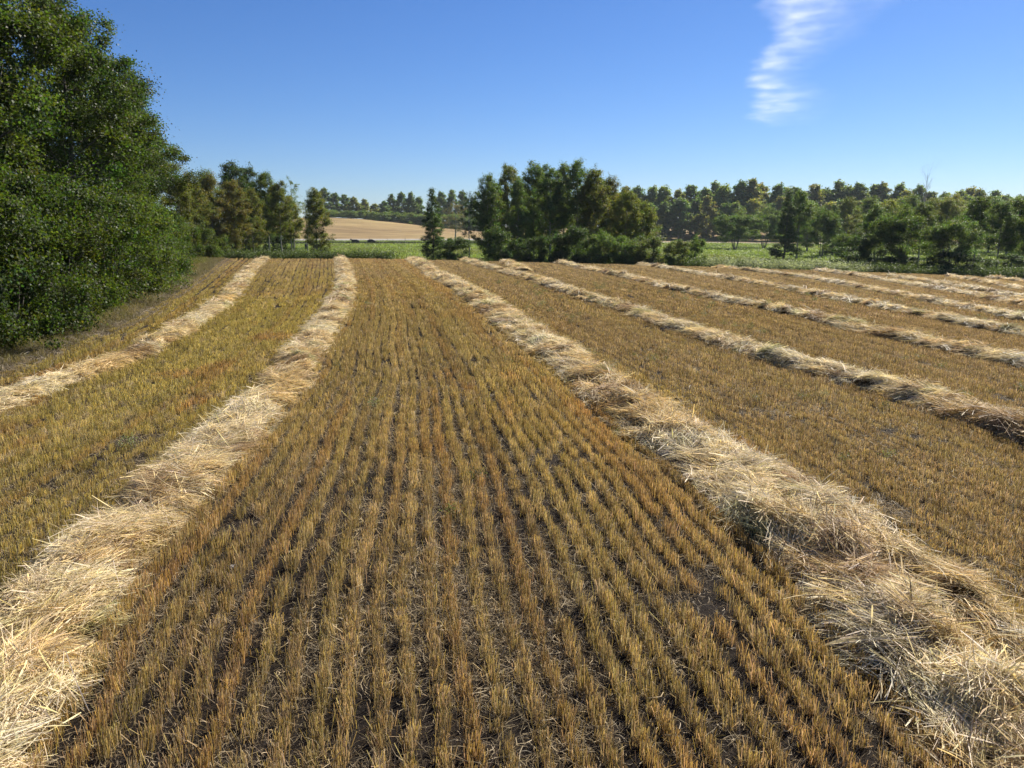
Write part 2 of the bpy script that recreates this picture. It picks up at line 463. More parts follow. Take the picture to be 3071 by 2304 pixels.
HALF = {'W1': .36, 'W2': .47, 'W3': .68, 'W4': .46, 'W5': .42, 'W6': .42, 'W7': .40, 'W8': .40, 'W9': .40, 'W10': .40, 'W11': .40}

GOLD = np.array((.435, .330, .132)); BROWN = np.array((.345, .262, .135)); OLIVE = np.array((.425, .352, .115)); ORANGE = np.array((.41, .255, .105)); PALE = np.array((.50, .41, .24))
def stub_tint(x, y, n, r):
    t = np.empty((n, 3)); t[:] = GOLD
    def mx(a, col):
        nonlocal t
        a = np.clip(a, 0, 1)[:, None]; t = t * (1 - a) + col * a
    mx(ss((fnoise(x / 5, y / 9, 3) - .40) * 4) * .7, BROWN)
    right = ss((x - line_x('W3', y)) / 3)
    mx(right * .8, BROWN)
    mx(ss((x - 8) / 12) * .45, np.array((.37, .275, .155)))
    left = ss((line_x('W2', y) - x + 1) / 2) + .35 * ss((16 - np.abs(y - 26)) / 10) * (1 - right)
    mx(left * .75 * ss((fnoise(x / 4, y / 7, 8) - .25) * 3), OLIVE)
    mx(ss((fnoise(x / 1.1, y / 3.0, 14, 2) - .64) * 7) * (1 - right) * .8 * ss((40 - y) / 20), ORANGE)
    mx(ss((y - 64) / 6) * (1 - right) * .5, ORANGE)
    mx(ss((y - 40) / 25) * .35, PALE)
    mx((r.random(n) < .08) * .5, PALE)
    t = t * np.clip(r.normal(1, .13, n), .6, 1.5)[:, None]
    return t

def build_stubble():
    r = np.random.default_rng(21)
    X = []; Y = []; H = []
    for a, b in zip([None] + ORDER, ORDER):
        ref = 14.0 if b in ('W1', 'W2', 'W3', 'W4') else 40.0
        xa = (lambda y: field_left(y) + .15) if a is None else (lambda y, a=a: line_x(a, y))
        xb = lambda y, b=b: line_x(b, y)
        n = int(round((xb(ref) - xa(ref)) / .236))
        for i in range(n):
            u = (i + .5) / n
            y = np.arange(2.2, 80, .05)
            x = xa(y) * (1 - u) + xb(y) * u
            X.append(x + r.normal(0, .012) + .06 * (vnoise(y * .5, y * 0 + i * 3.7, 5) - .5)); Y.append(y)
            H.append(np.full(len(y), i + 61 * ORDER.index(b)))
    X = np.concatenate(X); Y = np.concatenate(Y); H = np.concatenate(H)
    row_b = r.normal(1, .09, H.max() + 1); row_o = r.random(H.max() + 1)
    st = np.tile(np.arange(len(np.arange(2.2, 80, .05))), len(X) // len(np.arange(2.2, 80, .05)))
    ok = in_view(X, Y, 6.0) & (Y < field_end(X) - .3)
    for name, lo, hi, stp, coll in (('near', 2.2, 15.0, 4, C_STUB_NEAR), ('mid', 15.0, 32.0, 7, C_STUB_MID), ('far', 32.0, 84.0, 13, C_STUB_FAR)):
        m = ok & (Y >= lo) & (Y < hi) & (st % stp == 0)
        x = X[m] + r.normal(0, .010, m.sum()) * (1 + 1.6 * ss((fnoise(X[m] / 1.5, Y[m] / 2.5, 44, 2) - .5) * 5)); y = Y[m] + r.normal(0, .03, m.sum())
        # thin spots, wheel marks and knocked-over places
        thin = fnoise(x / .8, y / 1.6, 33, 2)
        keep = r.random(len(x)) < np.clip(.98 - 2.2 * np.clip(.34 - thin, 0, 1), .5, 1)
        x = x[keep]; y = y[keep]; thin = thin[keep]; n = len(x); hh = H[m][keep]
        head = np.arctan2(line_x('W3', y + .5) - line_x('W3', y - .5), 1.0)
        rot = np.stack([r.normal(0, .05, n), r.normal(0, .05, n), -head + np.where(r.random(n) < .5, 0, np.pi) + r.normal(0, .06, n)], -1)
        hs = np.clip(.62 + .70 * fnoise(x / 1.4, y / 2.5, 40) + r.normal(0, .08, n), .5, 1.35)
        hs = hs * (1 - .22 * ss((x - line_x('W3', y)) / 1.5)) * (1 - .15 * ss((line_x('W2', y) - x) / 1.5))
        scl = np.stack([np.clip(r.normal(1, .15, n), .7, 1.4), np.full(n, 1.04), hs], -1)
        P = np.stack([x, y, ground_z(x, y)], -1)
        tc = stub_tint(x, y, n, r) * row_b[hh][:, None]
        f = (ss((row_o[hh] - .70) * 6) * ss((vnoise(y / 4.0, hh * 3.1, 46) - .35) * 4) * .40 * (x < line_x('W3', y)))[:, None]
        tc = tc * (1 - f) + ORANGE * f
        f = (ss((.30 - row_o[hh]) * 6) * .22)[:, None]
        tc = tc * (1 - f) + np.array((.42, .36, .125)) * f
        o = scatter('stubble', P, rot, scl, tc, coll)
        where = {'near': 'closest to the camera', 'mid': 'in the middle of the field', 'far': 'towards the crest and far edge'}[name]
        tag(o, 'golden brown cut grain stubble standing in rows ' + where, 'stubble', 'stubble of the field', 'stuff')
build_stubble()

def litter_mesh(i, n, w, length, spread, curl=.05, z=.012):
    r = np.random.default_rng(400 + i)
    t = np.linspace(-.5, .5, 4)
    a = r.random(n) * 2 * np.pi; Ln = length * r.uniform(.3, 1.0, n)
    c = r.normal(0, spread, (n, 2)); cu = r.normal(0, curl, n)
    P = np.zeros((n, 4, 3))
    P[..., 0] = c[:, :1] + np.cos(a)[:, None] * Ln[:, None] * t - np.sin(a)[:, None] * cu[:, None] * (t * 2) ** 2
    P[..., 1] = c[:, 1:] + np.sin(a)[:, None] * Ln[:, None] * t + np.cos(a)[:, None] * cu[:, None] * (t * 2) ** 2
    P[..., 2] = z + np.abs(r.normal(0, .018, n))[:, None] + r.normal(0, .05, n)[:, None] * t
    roll = r.normal(0, .5, n)
    side = np.stack([-np.sin(a) * np.cos(roll), np.cos(a) * np.cos(roll), np.sin(roll)], -1)
    W = np.clip(r.normal(w, w * .3, n), w * .4, None)[:, None] * np.array([.8, 1, 1, .7])
    c = np.ones((n, 3)) * np.clip(r.normal(.9, .3, n), .3, 1.6)[:, None]
    return ribbons(P, W, side, c, 'litter_patch', M_STRAW)
C_LITTER = proto_collection('litter', [litter_mesh(i, 34, .0019, .20, .16) for i in range(10)])
C_CHAFF = proto_collection('chaff', [litter_mesh(40 + i, 110, .0017, .075, .17, .012, .006) for i in range(10)])
def build_litter():
    r = np.random.default_rng(31)
    n = 9500
    y = 3 + 23 * r.random(n) ** .8; x = (r.random(n) - .5) * 2 * (.70 * y + 4)
    k = (x > field_left(y) + .1) & (r.random(n) < .10 + 1.6 * ss((fnoise(x / .7, y / 1.1, 51, 2) - .35) * 3))
    x = x[k]; y = y[k]; n = len(x)
    rot = np.stack([np.zeros(n), np.zeros(n), r.random(n) * 6.283], -1)
    scl = r.uniform(.7, 1.4, (n, 1)) * np.ones((1, 3))
    tint = np.array((.46, .36, .21)) * np.clip(r.normal(.85, .25, (n, 1)), .3, 1.4)
    o = scatter('chaff_litter', np.stack([x, y, ground_z(x, y)], -1), rot, scl, tint, C_LITTER)
    n = 6500
    y = 3 + 15 * r.random(n) ** .75; x = (r.random(n) - .5) * 2 * (.70 * y + 4)
    k = (x > field_left(y) + .1) & (r.random(n) < .05 + 1.3 * ss((fnoise(x / .5, y / .8, 55, 2) - .38) * 3.5))
    x = x[k]; y = y[k]; n = len(x)
    o2 = scatter('chaff', np.stack([x, y, ground_z(x, y)], -1), np.stack([np.zeros(n), np.zeros(n), r.random(n) * 6.283], -1),
                 r.uniform(.7, 1.3, (n, 1)) * np.ones((1, 3)), np.array((.40, .31, .19)) * np.clip(r.normal(.8, .35, (n, 1)), .25, 1.5), C_CHAFF)
    tag(o2, 'fine pale chaff flecks on the dark soil near the camera', 'chaff', None, 'stuff')
    tag(o, 'pale loose straw bits littering the dark soil between stubble rows', 'straw litter', None, 'stuff')
build_litter()

# ------------------------------------------------------------------ windrows of cut straw
def bundle_mesh(i, n, w, length, lat, vert, curl, up=.06, ear=2.6):
    r = np.random.default_rng(600 + i)
    k = 6; t = np.linspace(-.5, .5, k)
    Ln = length * r.uniform(.55, 1.1, n)
    a = r.normal(0, .34, n) + np.where(r.random(n) < .26, r.normal(0, 1.1, n), 0)
    c = np.stack([r.normal(0, .10, n), r.normal(0, lat, n)], -1)
    cz = r.normal(0, vert, n); pitch = r.normal(0, .10, n) + np.where(r.random(n) < up, r.normal(.35, .3, n), 0)
    cu = r.normal(0, curl, n); cv = -np.abs(r.normal(0, curl * .9, n))
    P = np.zeros((n, k, 3))
    P[..., 0] = c[:, :1] + np.cos(a)[:, None] * Ln[:, None] * t - np.sin(a)[:, None] * cu[:, None] * (t * 2) ** 2
    P[..., 1] = c[:, 1:] + np.sin(a)[:, None] * Ln[:, None] * t + np.cos(a)[:, None] * cu[:, None] * (t * 2) ** 2
    P[..., 2] = cz[:, None] + pitch[:, None] * Ln[:, None] * t + cv[:, None] * (t * 2) ** 2
    roll = r.normal(0, .6, n)
    side = np.stack([-np.sin(a) * np.cos(roll), np.cos(a) * np.cos(roll), np.sin(roll)], -1)
    head = r.random(n) < .45
    W = np.clip(r.normal(w, w * .3, n), w * .4, None)[:, None] * np.where(head[:, None], np.array([.8, .9, 1, 1, ear, .5 * ear]), np.array([.8, 1, 1, 1, .9, .6]))
    c = np.ones((n, 3)) * np.clip(r.normal(.98, .30, n), .3, 1.45)[:, None]
    c[:, 2] *= r.uniform(.75, 1.25, n); c[:, 0] *= r.uniform(.94, 1.06, n)
    return ribbons(P, W, side, c, 'straw_bundle', M_STRAW)
C_STRAW_NEAR = proto_collection('straw_near', [bundle_mesh(i, 44, .0024, .58, .085, .024, .022) for i in range(16)])
C_STRAW_MID = proto_collection('straw_mid', [bundle_mesh(30 + i, 40, .0034, .58, .095, .022, .026, .03, 1.8) for i in range(12)])
C_STRAW_FAR = proto_collection('straw_far', [bundle_mesh(60 + i, 34, .0060, .58, .11, .024, .035, .01, 1.3) for i in range(10)])

S_PALE = np.array((.78, .655, .41)); S_GOLD = np.array((.66, .49, .235)); S_ASH = np.array((.70, .635, .47)); S_BROWN = np.array((.36, .235, .115)); S_GREEN = np.array((.42, .43, .19))
WLAB = {
    'W1': 'narrow pale straw windrow nearest the left wood, curving beside the grass verge',
    'W2': 'broad straw windrow that bends into the lower left corner of the field',
    'W3': 'thick lumpy straw windrow running to the lower right corner, with a deep shaded hollow',
    'W4': 'straw windrow next to the thick lumpy one, leaving the picture at mid right',
    'W4b': 'short heap of straw on the crest between two windrows below the centre clump',
    'W5': 'third straw windrow from the lower right corner, greyish in its middle',
    'W6': 'fourth straw windrow from the lower right corner, lying before the open right meadow',
    'W7': 'fifth straw windrow from the lower right corner, with dark tufts',
    'W8': 'sixth straw windrow from the lower right corner, thin and far off',
    'W9': 'seventh straw windrow from the lower right corner, ending at the right edge',
    'W10': 'eighth straw windrow from the lower right corner, a short far streak',
    'W11': 'last short streak of straw under the rightmost trees'}
def windrow(key, seed):
    r = np.random.default_rng(seed)
    root = link('straw_windrow', None)
    if key == 'W4b':
        ys = np.arange(60.5, 75, .125); xs = np.interp(ys, [58, 73], [1.2, -.5]); hw0 = .55
    else:
        ys = np.arange(1.2, 83, .125); xs = line_x(key, ys); hw0 = HALF[key]
        k = in_view(xs, ys + 2.5, 7.0) & (ys < field_end(xs) - .2)
        first = {'W7': 78, 'W8': 78, 'W9': 70, 'W10': 72, 'W11': 72}.get(key, 90)
        k &= ys < first
        ys = ys[k]; xs = xs[k]
    d = np.stack([np.gradient(xs), np.gradient(ys)], -1); d /= np.linalg.norm(d, axis=1, keepdims=True)
    nrm = np.stack([d[:, 1], -d[:, 0]], -1)
    s = ys * 1.0
    hw = hw0 * (.78 + .55 * fnoise(s / 2.2, s * 0 + seed, 61, 3))
    if key == 'W3': hw = hw * (1 + .15 * ss((14 - ys) / 8))
    off = (fnoise(s / 3.0, s * 0 + seed * 3, 62, 2) - .5) * .35
    xs = xs + nrm[:, 0] * off; ys2 = ys + nrm[:, 1] * off
    ph = .125 * (.65 + .8 * fnoise(s / 1.6, s * 0 + seed * 5, 63, 2)) * ((1.2 + .25 * ss((16 - ys) / 8)) if key == 'W3' else 1.0 if key in ('W2', 'W4', 'W5') else .85)
    def top(si, t):
        """height of the straw above ground at arc s and cross position t in -1..1"""
        h = np.interp(si, s, ph); w = np.interp(si, s, hw)
        body = np.clip(1 - np.abs(t) ** 2.6, 0, 1)
        lump = fnoise(si / .55 + seed, t * w / .40, 64, 3) - .5
        fold = np.abs(fnoise(si / .9 + seed * 2, t * w / .55 + si / 1.7, 66, 2) - .5) * 2
        z = .09 + (h * body) * (.62 + 2.8 * lump + .75 * (1 - fold))
        if key == 'W3':      # the deep trough between two ridges near the camera
            z = z - .34 * np.exp(-((si - 6.9) / 1.1) ** 2 - ((t - .30) / .28) ** 2) + .24 * np.exp(-((si - 6.9) / 1.5) ** 2 - ((t - .80) / .22) ** 2)
            for (cs, ct, rs, rt) in ((11.2, -.3, .35, .3), (10.2, .1, .3, .25), (17.5, -.25, .4, .3), (27.0, -.3, .6, .4), (13.5, -.5, .4, .3), (22.5, -.4, .6, .3)):
                z = z - .18 * np.exp(-((si - cs) / rs) ** 2 - ((t - ct) / rt) ** 2)
        if key == 'W2':
            for (cs, ct, rs, rt) in ((12.0, -.35, .25, .25), (7.6, .8, .3, .25), (16.5, -.6, .5, .3), (9.2, -.5, .3, .3), (6.4, .55, .3, .3), (24.0, -.5, .6, .3)):
                z = z - .13 * np.exp(-((si - cs) / rs) ** 2 - ((t - ct) / rt) ** 2)
        return np.maximum(z, .05)
    # core mound
    T = np.linspace(-1, 1, 15) * .93
    S2, T2 = np.meshgrid(s, T, indexing='ij')
    cx = np.interp(S2, s, xs) + np.interp(S2, s, nrm[:, 0]) * T2 * np.interp(S2, s, hw)
    cy = np.interp(S2, s, ys2) + np.interp(S2, s, nrm[:, 1]) * T2 * np.interp(S2, s, hw)
    cz = top(S2, T2) - .05
    cz[:, 0] = .015; cz[:, -1] = .015
    cz = cz + ground_z(cx, cy)
    n, m = cx.shape
    I, J = np.meshgrid(np.arange(n - 1), np.arange(m - 1), indexing='ij')
    Q = np.stack([I * m + J, I * m + J + 1, (I + 1) * m + J + 1, (I + 1) * m + J], -1).reshape(-1, 4)
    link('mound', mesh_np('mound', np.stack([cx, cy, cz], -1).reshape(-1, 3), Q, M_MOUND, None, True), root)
    # straw on it
    first = True
    for lo, hi, dens, coll in ((0, 14.5, 105, C_STRAW_NEAR), (14.5, 32, 60, C_STRAW_MID), (32, 90, 30, C_STRAW_FAR)):
        a, b = max(lo, s[0]), min(hi, s[-1])
        if b - a < .3: continue
        cnt = int((b - a) * 2 * hw.mean() * dens)
        si = r.uniform(a, b, cnt); t = np.clip(r.normal(0, .55, cnt), -1.12, 1.12)
        t = np.where(np.abs(t) > 1.1, r.uniform(-1, 1, cnt), t)
        w = np.interp(si, s, hw)
        x = np.interp(si, s, xs) + np.interp(si, s, nrm[:, 0]) * t * w
        y = np.interp(si, s, ys2) + np.interp(si, s, nrm[:, 1]) * t * w
        z = top(si, t)
        head = np.arctan2(np.interp(si, s, d[:, 1]), np.interp(si, s, d[:, 0]))
        sway = (fnoise(si / 1.3 + seed, t * w / 1.0, 70, 2) - .5) * 3.6
        base_ang = {'W2': -.75, 'W1': -.6, 'W3': .15}.get(key, .2)
        yaw = head + base_ang + sway + r.normal(0, .42, cnt) + np.where(r.random(cnt) < .5, 0, np.pi)
        e = .06   # surface slope along the straw
        ds = np.cos(yaw - head) * e; dt = -np.sin(yaw - head) * e / w
        slope = (top(si + ds, t + dt) - top(si - ds, t - dt)) / (2 * e)
        pitch = -np.arctan(np.clip(slope, -.9, .9)) * .8 + r.normal(0, .06, cnt)
        roll = r.normal(0, .3, cnt)
        edge = ss((np.abs(t) - .55) / .5)
        z = z * (1 - .25 * edge) + r.normal(0, .016, cnt)
        P = np.stack([x, y, ground_z(x, y) + z], -1)
        tint = np.empty((cnt, 3)); tint[:] = S_PALE
        def mx(f, c):
            nonlocal tint
            f = np.clip(f, 0, 1)[:, None]; tint = tint * (1 - f) + c * f
        mx(ss((fnoise(si / .9 + seed, t * w / .5, 71) - .42) * 4) * .8, S_GOLD)
        mx(ss((fnoise(si / .7 + seed, t * w / .6, 75) - .60) * 7) * .75, S_ASH)
        mx(ss((fnoise(si / .8 + seed, t * w / .5, 78) - .56) * 7) * .85, S_BROWN)
        mx(ss((fnoise(si / .6 + seed, t * w / .4, 81) - .70) * 9) * .7, S_GREEN)
        if key in ('W5', 'W6', 'W7', 'W8', 'W9', 'W4'):
            mx(ss((fnoise(si / 2.5 + seed, t * 0, 84) - .52) * 6) * .5, S_ASH)
        tint = tint * np.clip(r.normal(1, .12, (cnt, 1)), .6, 1.35)
        sc = r.uniform(.75, 1.15, cnt)[:, None] * np.ones((1, 3)) * np.where(edge > .5, .85, 1)[:, None]
        scatter('straw', P, np.stack([roll, pitch, yaw], -1), sc, tint, coll, root)['kind'] = 'stuff'
    tag(root, WLAB[key], 'windrow', 'straw windrows across the field')
for i, k in enumerate(ORDER + ['W4b']):
    windrow(k, 5 + i * 3)

# ------------------------------------------------------------------ trees
KIND = {
    # height, radius, crown base, branches, leaves, leaf size, cluster sigma, stems, profile
    'big':      (13.0, 3.2, .02, 66, 92000, .082, .24, 1, 'poplar'),
    'bush':     (5.0, 2.1, .01, 60, 40000, .074, .20, 6, 'dome'),
    'aspen':    (10.0, 1.7, .30, 50, 30000, .090, .17, 1, 'poplar'),
    'aspenlow': (9.0, 1.7, .06, 60, 34000, .090, .17, 1, 'poplar'),
    'sparse':   (9.0, 1.4, .30, 26, 4200, .085, .12, 1, 'poplar'),
    'cone':     (9.5, 1.5, .05, 70, 24000, .090, .14, 1, 'cone'),
    'willow':   (7.0, 2.6, .16, 48, 36000, .100, .24, 6, 'dome'),
    'shrub':    (3.2, 1.6, .01, 40, 20000, .085, .17, 7, 'dome'),
    'far':      (15.0, 3.6, .03, 70, 18000, .32, .28, 1, 'egg'),
    'dead':     (16.0, 3.2, .30, 34, 0, .0, .0, 1, 'vase'),
}
def profile(kind, t):
    if kind == 'poplar': return np.clip(np.sin(np.pi * (t * .78 + .20)), 0.05, 1) ** .75
    if kind == 'egg': return np.clip(np.sin(np.pi * (t * .84 + .14)), .04, 1) ** .9 * (1.08 - .42 * t)
    if kind == 'cone': return np.clip(1.02 - t, .05, 1) ** .85
    if kind == 'vase': return .35 + .5 * t
    return np.clip(1 - (t * .98 - .25) ** 2 / .60, .12, 1) ** .8
def make_tree(kind, seed):
    Ht, Rd, base, nb, nl, ls, sg, stems, prof = KIND[kind]
    r = np.random.default_rng(seed)
    mb = MB(); cl = []; cw = []
    far = kind == 'far'
    trunks = []
    for q in range(stems):
        az = q * 2.4 + r.uniform(0, .8)
        k = 9; tt = np.linspace(0, 1, k)
        sp = 0 if stems == 1 else Rd * r.uniform(.18, .55)
        hgt = Ht * (.97 if stems == 1 else r.uniform(.6, .9))
        P = np.zeros((k, 3)); P[:, 2] = hgt * tt - .08
        wob = np.cumsum(r.normal(0, .012 * Ht / 4, (k, 2)), 0); wob[0] = 0
        P[:, :2] = wob + np.stack([np.cos(az) * sp * tt ** .8, np.sin(az) * sp * tt ** .8], -1)
        if stems > 1: P[:, :2] += np.array([np.cos(az), np.sin(az)]) * .10
        r0 = Ht * (.0115 if stems == 1 else .0085)
        if kind == 'sparse': r0 *= 1.1
        R = r0 * (1 - tt * .92) * np.where(tt == 0, 1.35, 1)
        mb.tube(P, R, 7 if not far else 5); trunks.append((P, R))
    for b in range(nb):
        P, R = trunks[b % stems]
        u = (b + r.random()) / nb
        t = u ** (.9 if prof != 'cone' else 1.0)
        if stems > 1: hz = base + (1 - base) * r.uniform(.05, .95); hz = min(hz, P[-1, 2] / Ht * .98)
        else: hz = base + (1 - base) * t * .97
        zh = hz * Ht
        f = np.interp(zh, P[:, 2], np.arange(len(P)))
        o = np.array([np.interp(f, np.arange(len(P)), P[:, j]) for j in range(3)])
        az = b * 2.399 + r.normal(0, .5)
        tp = (hz - base) / (1 - base)
        reach = Rd * profile(prof, tp) * (r.uniform(.5, 1.12) if not far else r.uniform(.3, 1.3))
        if stems > 1:
            az = math.atan2(o[1], o[0]) + r.normal(0, 1.3); reach = max(.15, reach - math.hypot(o[0], o[1]) * .6)
        if r.random() < .12 and kind in ('big', 'aspen', 'aspenlow'): reach *= 1.35
        el = {'cone': r.uniform(-.15, .35), 'vase': r.uniform(.7, 1.2)}.get(prof, r.uniform(.15, .95) + .25 * tp)
        if kind == 'big' and tp < .25: el = r.uniform(-.35, .35)
        if kind in ('bush', 'shrub') and tp < .4: el = r.uniform(-.5, .25)
        k = 6; q = np.linspace(0, 1, k)
        B = np.zeros((k, 3))
        B[:, 0] = o[0] + np.cos(az) * reach * q; B[:, 1] = o[1] + np.sin(az) * reach * q
        rise = math.tan(min(el, 1.1)) * reach
        B[:, 2] = o[2] + rise * (q * .75 + .25 * q ** 2)
        B += np.cumsum(r.normal(0, .025 * reach, (k, 3)), 0) * q[:, None]
        if prof != 'vase':      # keep the bough under the crown's outline
            zmax = Ht * (1.0 - (.62 if far else .46) * min(1.2, math.hypot(B[-1, 0], B[-1, 1]) / Rd) ** 1.4 + r.normal(0, {'far': .07, 'aspen': .06, 'aspenlow': .06, 'willow': .05}.get(kind, .03)))
            if B[-1, 2] > zmax:
                B[:, 2] = o[2] + (B[:, 2] - o[2]) * max(.05, (zmax - o[2]) / max(.05, B[-1, 2] - o[2]))
        B[:, 2] = np.maximum(B[:, 2], .12)
        rb = max(.006, np.interp(zh, P[:, 2], R) * (.42 if kind != 'dead' else .8))
        mb.tube(B, rb * (1 - q * .85), 4 if not far else 3)
        wgt = reach ** .9
        for g in (np.linspace(.35, 1, 5) if kind != 'big' else (.6, .82, 1.0)):
            p = np.array([np.interp(g, q, B[:, j]) for j in range(3)])
            cl.append(p + r.normal(0, sg * .4, 3)); cw.append(wgt * r.uniform(.3, 1.0) * g)
        for sb in range(5 if kind != 'far' else 4):
            g = r.uniform(.25, .95)
            p = np.array([np.interp(g, q, B[:, j]) for j in range(3)])
            ln = reach * r.uniform(.18, .42) + .12
            dv = np.array([math.cos(az), math.sin(az), math.tan(min(el, 1.0)) * .7]); dv /= np.linalg.norm(dv)
            dv = dv + r.normal(0, .55, 3) + np.array([0, 0, .2]); dv /= np.linalg.norm(dv)
            E = p + dv * ln
            if E[2] < .1: E[2] = .1
            Cm = (p + E) / 2 + r.normal(0, .05 * ln, 3)
            mb.tube([p, Cm, E], [rb * .4, rb * .3, rb * .08 + .002], 3)
            if prof == 'vase':
                for _ in range(2):
                    E2 = E + (dv + r.normal(0, .4, 3)) * ln * .6
                    mb.tube([E, E2], [rb * .2, .006], 3)
            cl += [E, Cm * .3 + E * .7]; cw += [wgt * r.uniform(.4, 1.2), wgt * r.uniform(.2, .8)]
    if kind in ('aspen', 'aspenlow', 'far', 'willow', 'big'):
        for _ in range(9):      # thin leader shoots that break the outline
            th = r.uniform(0, 6.283); q = Rd * r.uniform(.1, .75); zt = Ht * (1.0 - .46 * (q / Rd) ** 1.4)
            p0 = np.array([math.cos(th) * q, math.sin(th) * q, zt - .10 * Ht]); p1 = p0 + np.array([r.normal(0, .10), r.normal(0, .10), Ht * r.uniform(.11, .18)])
            mb.tube([p0, (p0 + p1) / 2 + r.normal(0, .03, 3), p1], [.02, .014, .005], 3)
            for g in np.linspace(.25, 1, 5):
                cl.append(p0 + (p1 - p0) * g + r.normal(0, sg * .3, 3)); cw.append(np.mean(cw) * r.uniform(.25, .6))
    tm = mb.mesh('trunk_' + kind, {'dead': M_DEADWOOD, 'big': M_BARK, 'bush': M_BARK, 'shrub': M_BARK, 'willow': M_BARK, 'cone': M_BARK}.get(kind, M_PALEBARK), True)
    cm = None
    if nl:
        cl.append(np.array([trunks[0][0][-1][0], trunks[0][0][-1][1], trunks[0][0][-1][2] - .02 * Ht])); cw.append(np.mean(cw))
        cl = np.array(cl); cw = np.array(cw); cw = cw / cw.sum()
        ci = r.choice(len(cl), nl, p=cw)
        ssg = sg * r.uniform(.55, 1.35, len(cl))
        c = cl[ci] + r.normal(0, 1, (nl, 3)) * ssg[ci][:, None] * np.array([1, 1, .75])
        c[:, 2] = np.maximum(c[:, 2], .05)
        out = c - np.stack([c[:, 0] * 0, c[:, 1] * 0, c[:, 2]], -1); out /= np.linalg.norm(out, axis=1, keepdims=True) + 1e-6
        nv = r.normal(0, 1, (nl, 3)) + .7 * out + np.array([0, 0, .55]); nv /= np.linalg.norm(nv, axis=1, keepdims=True)
        a = np.cross(nv, r.normal(0, 1, (nl, 3))); a /= np.linalg.norm(a, axis=1, keepdims=True)
        bb = np.cross(nv, a)
        s = ls * r.uniform(.6, 1.2, nl)[:, None]
        fold = nv * s * .25
        V = np.stack([c + a * s * .62, c + bb * s * .46 + fold, c - a * s * .55, c - bb * s * .46 + fold], 1).reshape(-1, 3)
        F = np.arange(nl * 4).reshape(-1, 4)
        bri = np.clip(r.normal(1, .22, len(cl)), .55, 1.5)[ci] * np.clip(r.normal(1, .25, nl), .45, 1.8)
        col = np.ones((nl, 3)) * bri[:, None]
        warm = np.clip(r.normal(0, .12, len(cl))[ci] + r.normal(0, .10, nl), -.3, .6)
        col[:, 0] *= 1 + warm * 1.2; col[:, 2] *= 1 - warm * .6
        cm = mesh_np('crown_' + kind, V, F, M_LEAF, np.repeat(col, 4, 0))
    return tm, cm, Ht, Rd
VARIANTS = {'big': 4, 'bush': 3, 'aspen': 4, 'aspenlow': 3, 'sparse': 2, 'cone': 2, 'willow': 3, 'shrub': 4, 'far': 5, 'dead': 1}
PROTO = {k: [make_tree(k, 1000 + 37 * i + 7 * len(k)) for i in range(n)] for k, n in VARIANTS.items()}
TINT = {
    'g1': (.056, .076, .021), 'g2': (.066, .088, .024), 'g3': (.085, .108, .030), 'g4': (.105, .132, .040), 'g5': (.100, .134, .050),
    'gy': (.130, .132, .038), 'gy2': (.160, .166, .048), 'br1': (.132, .128, .044), 'br2': (.132, .112, .046), 'br3': (.135, .120, .050),
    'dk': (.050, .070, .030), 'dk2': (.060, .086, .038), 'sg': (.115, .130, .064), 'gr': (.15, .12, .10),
    'fd': (.125, .170, .070), 'fg': (.175, .210, .074), 'fy': (.245, .240, .080), 'fo': (.210, .195, .080),
}
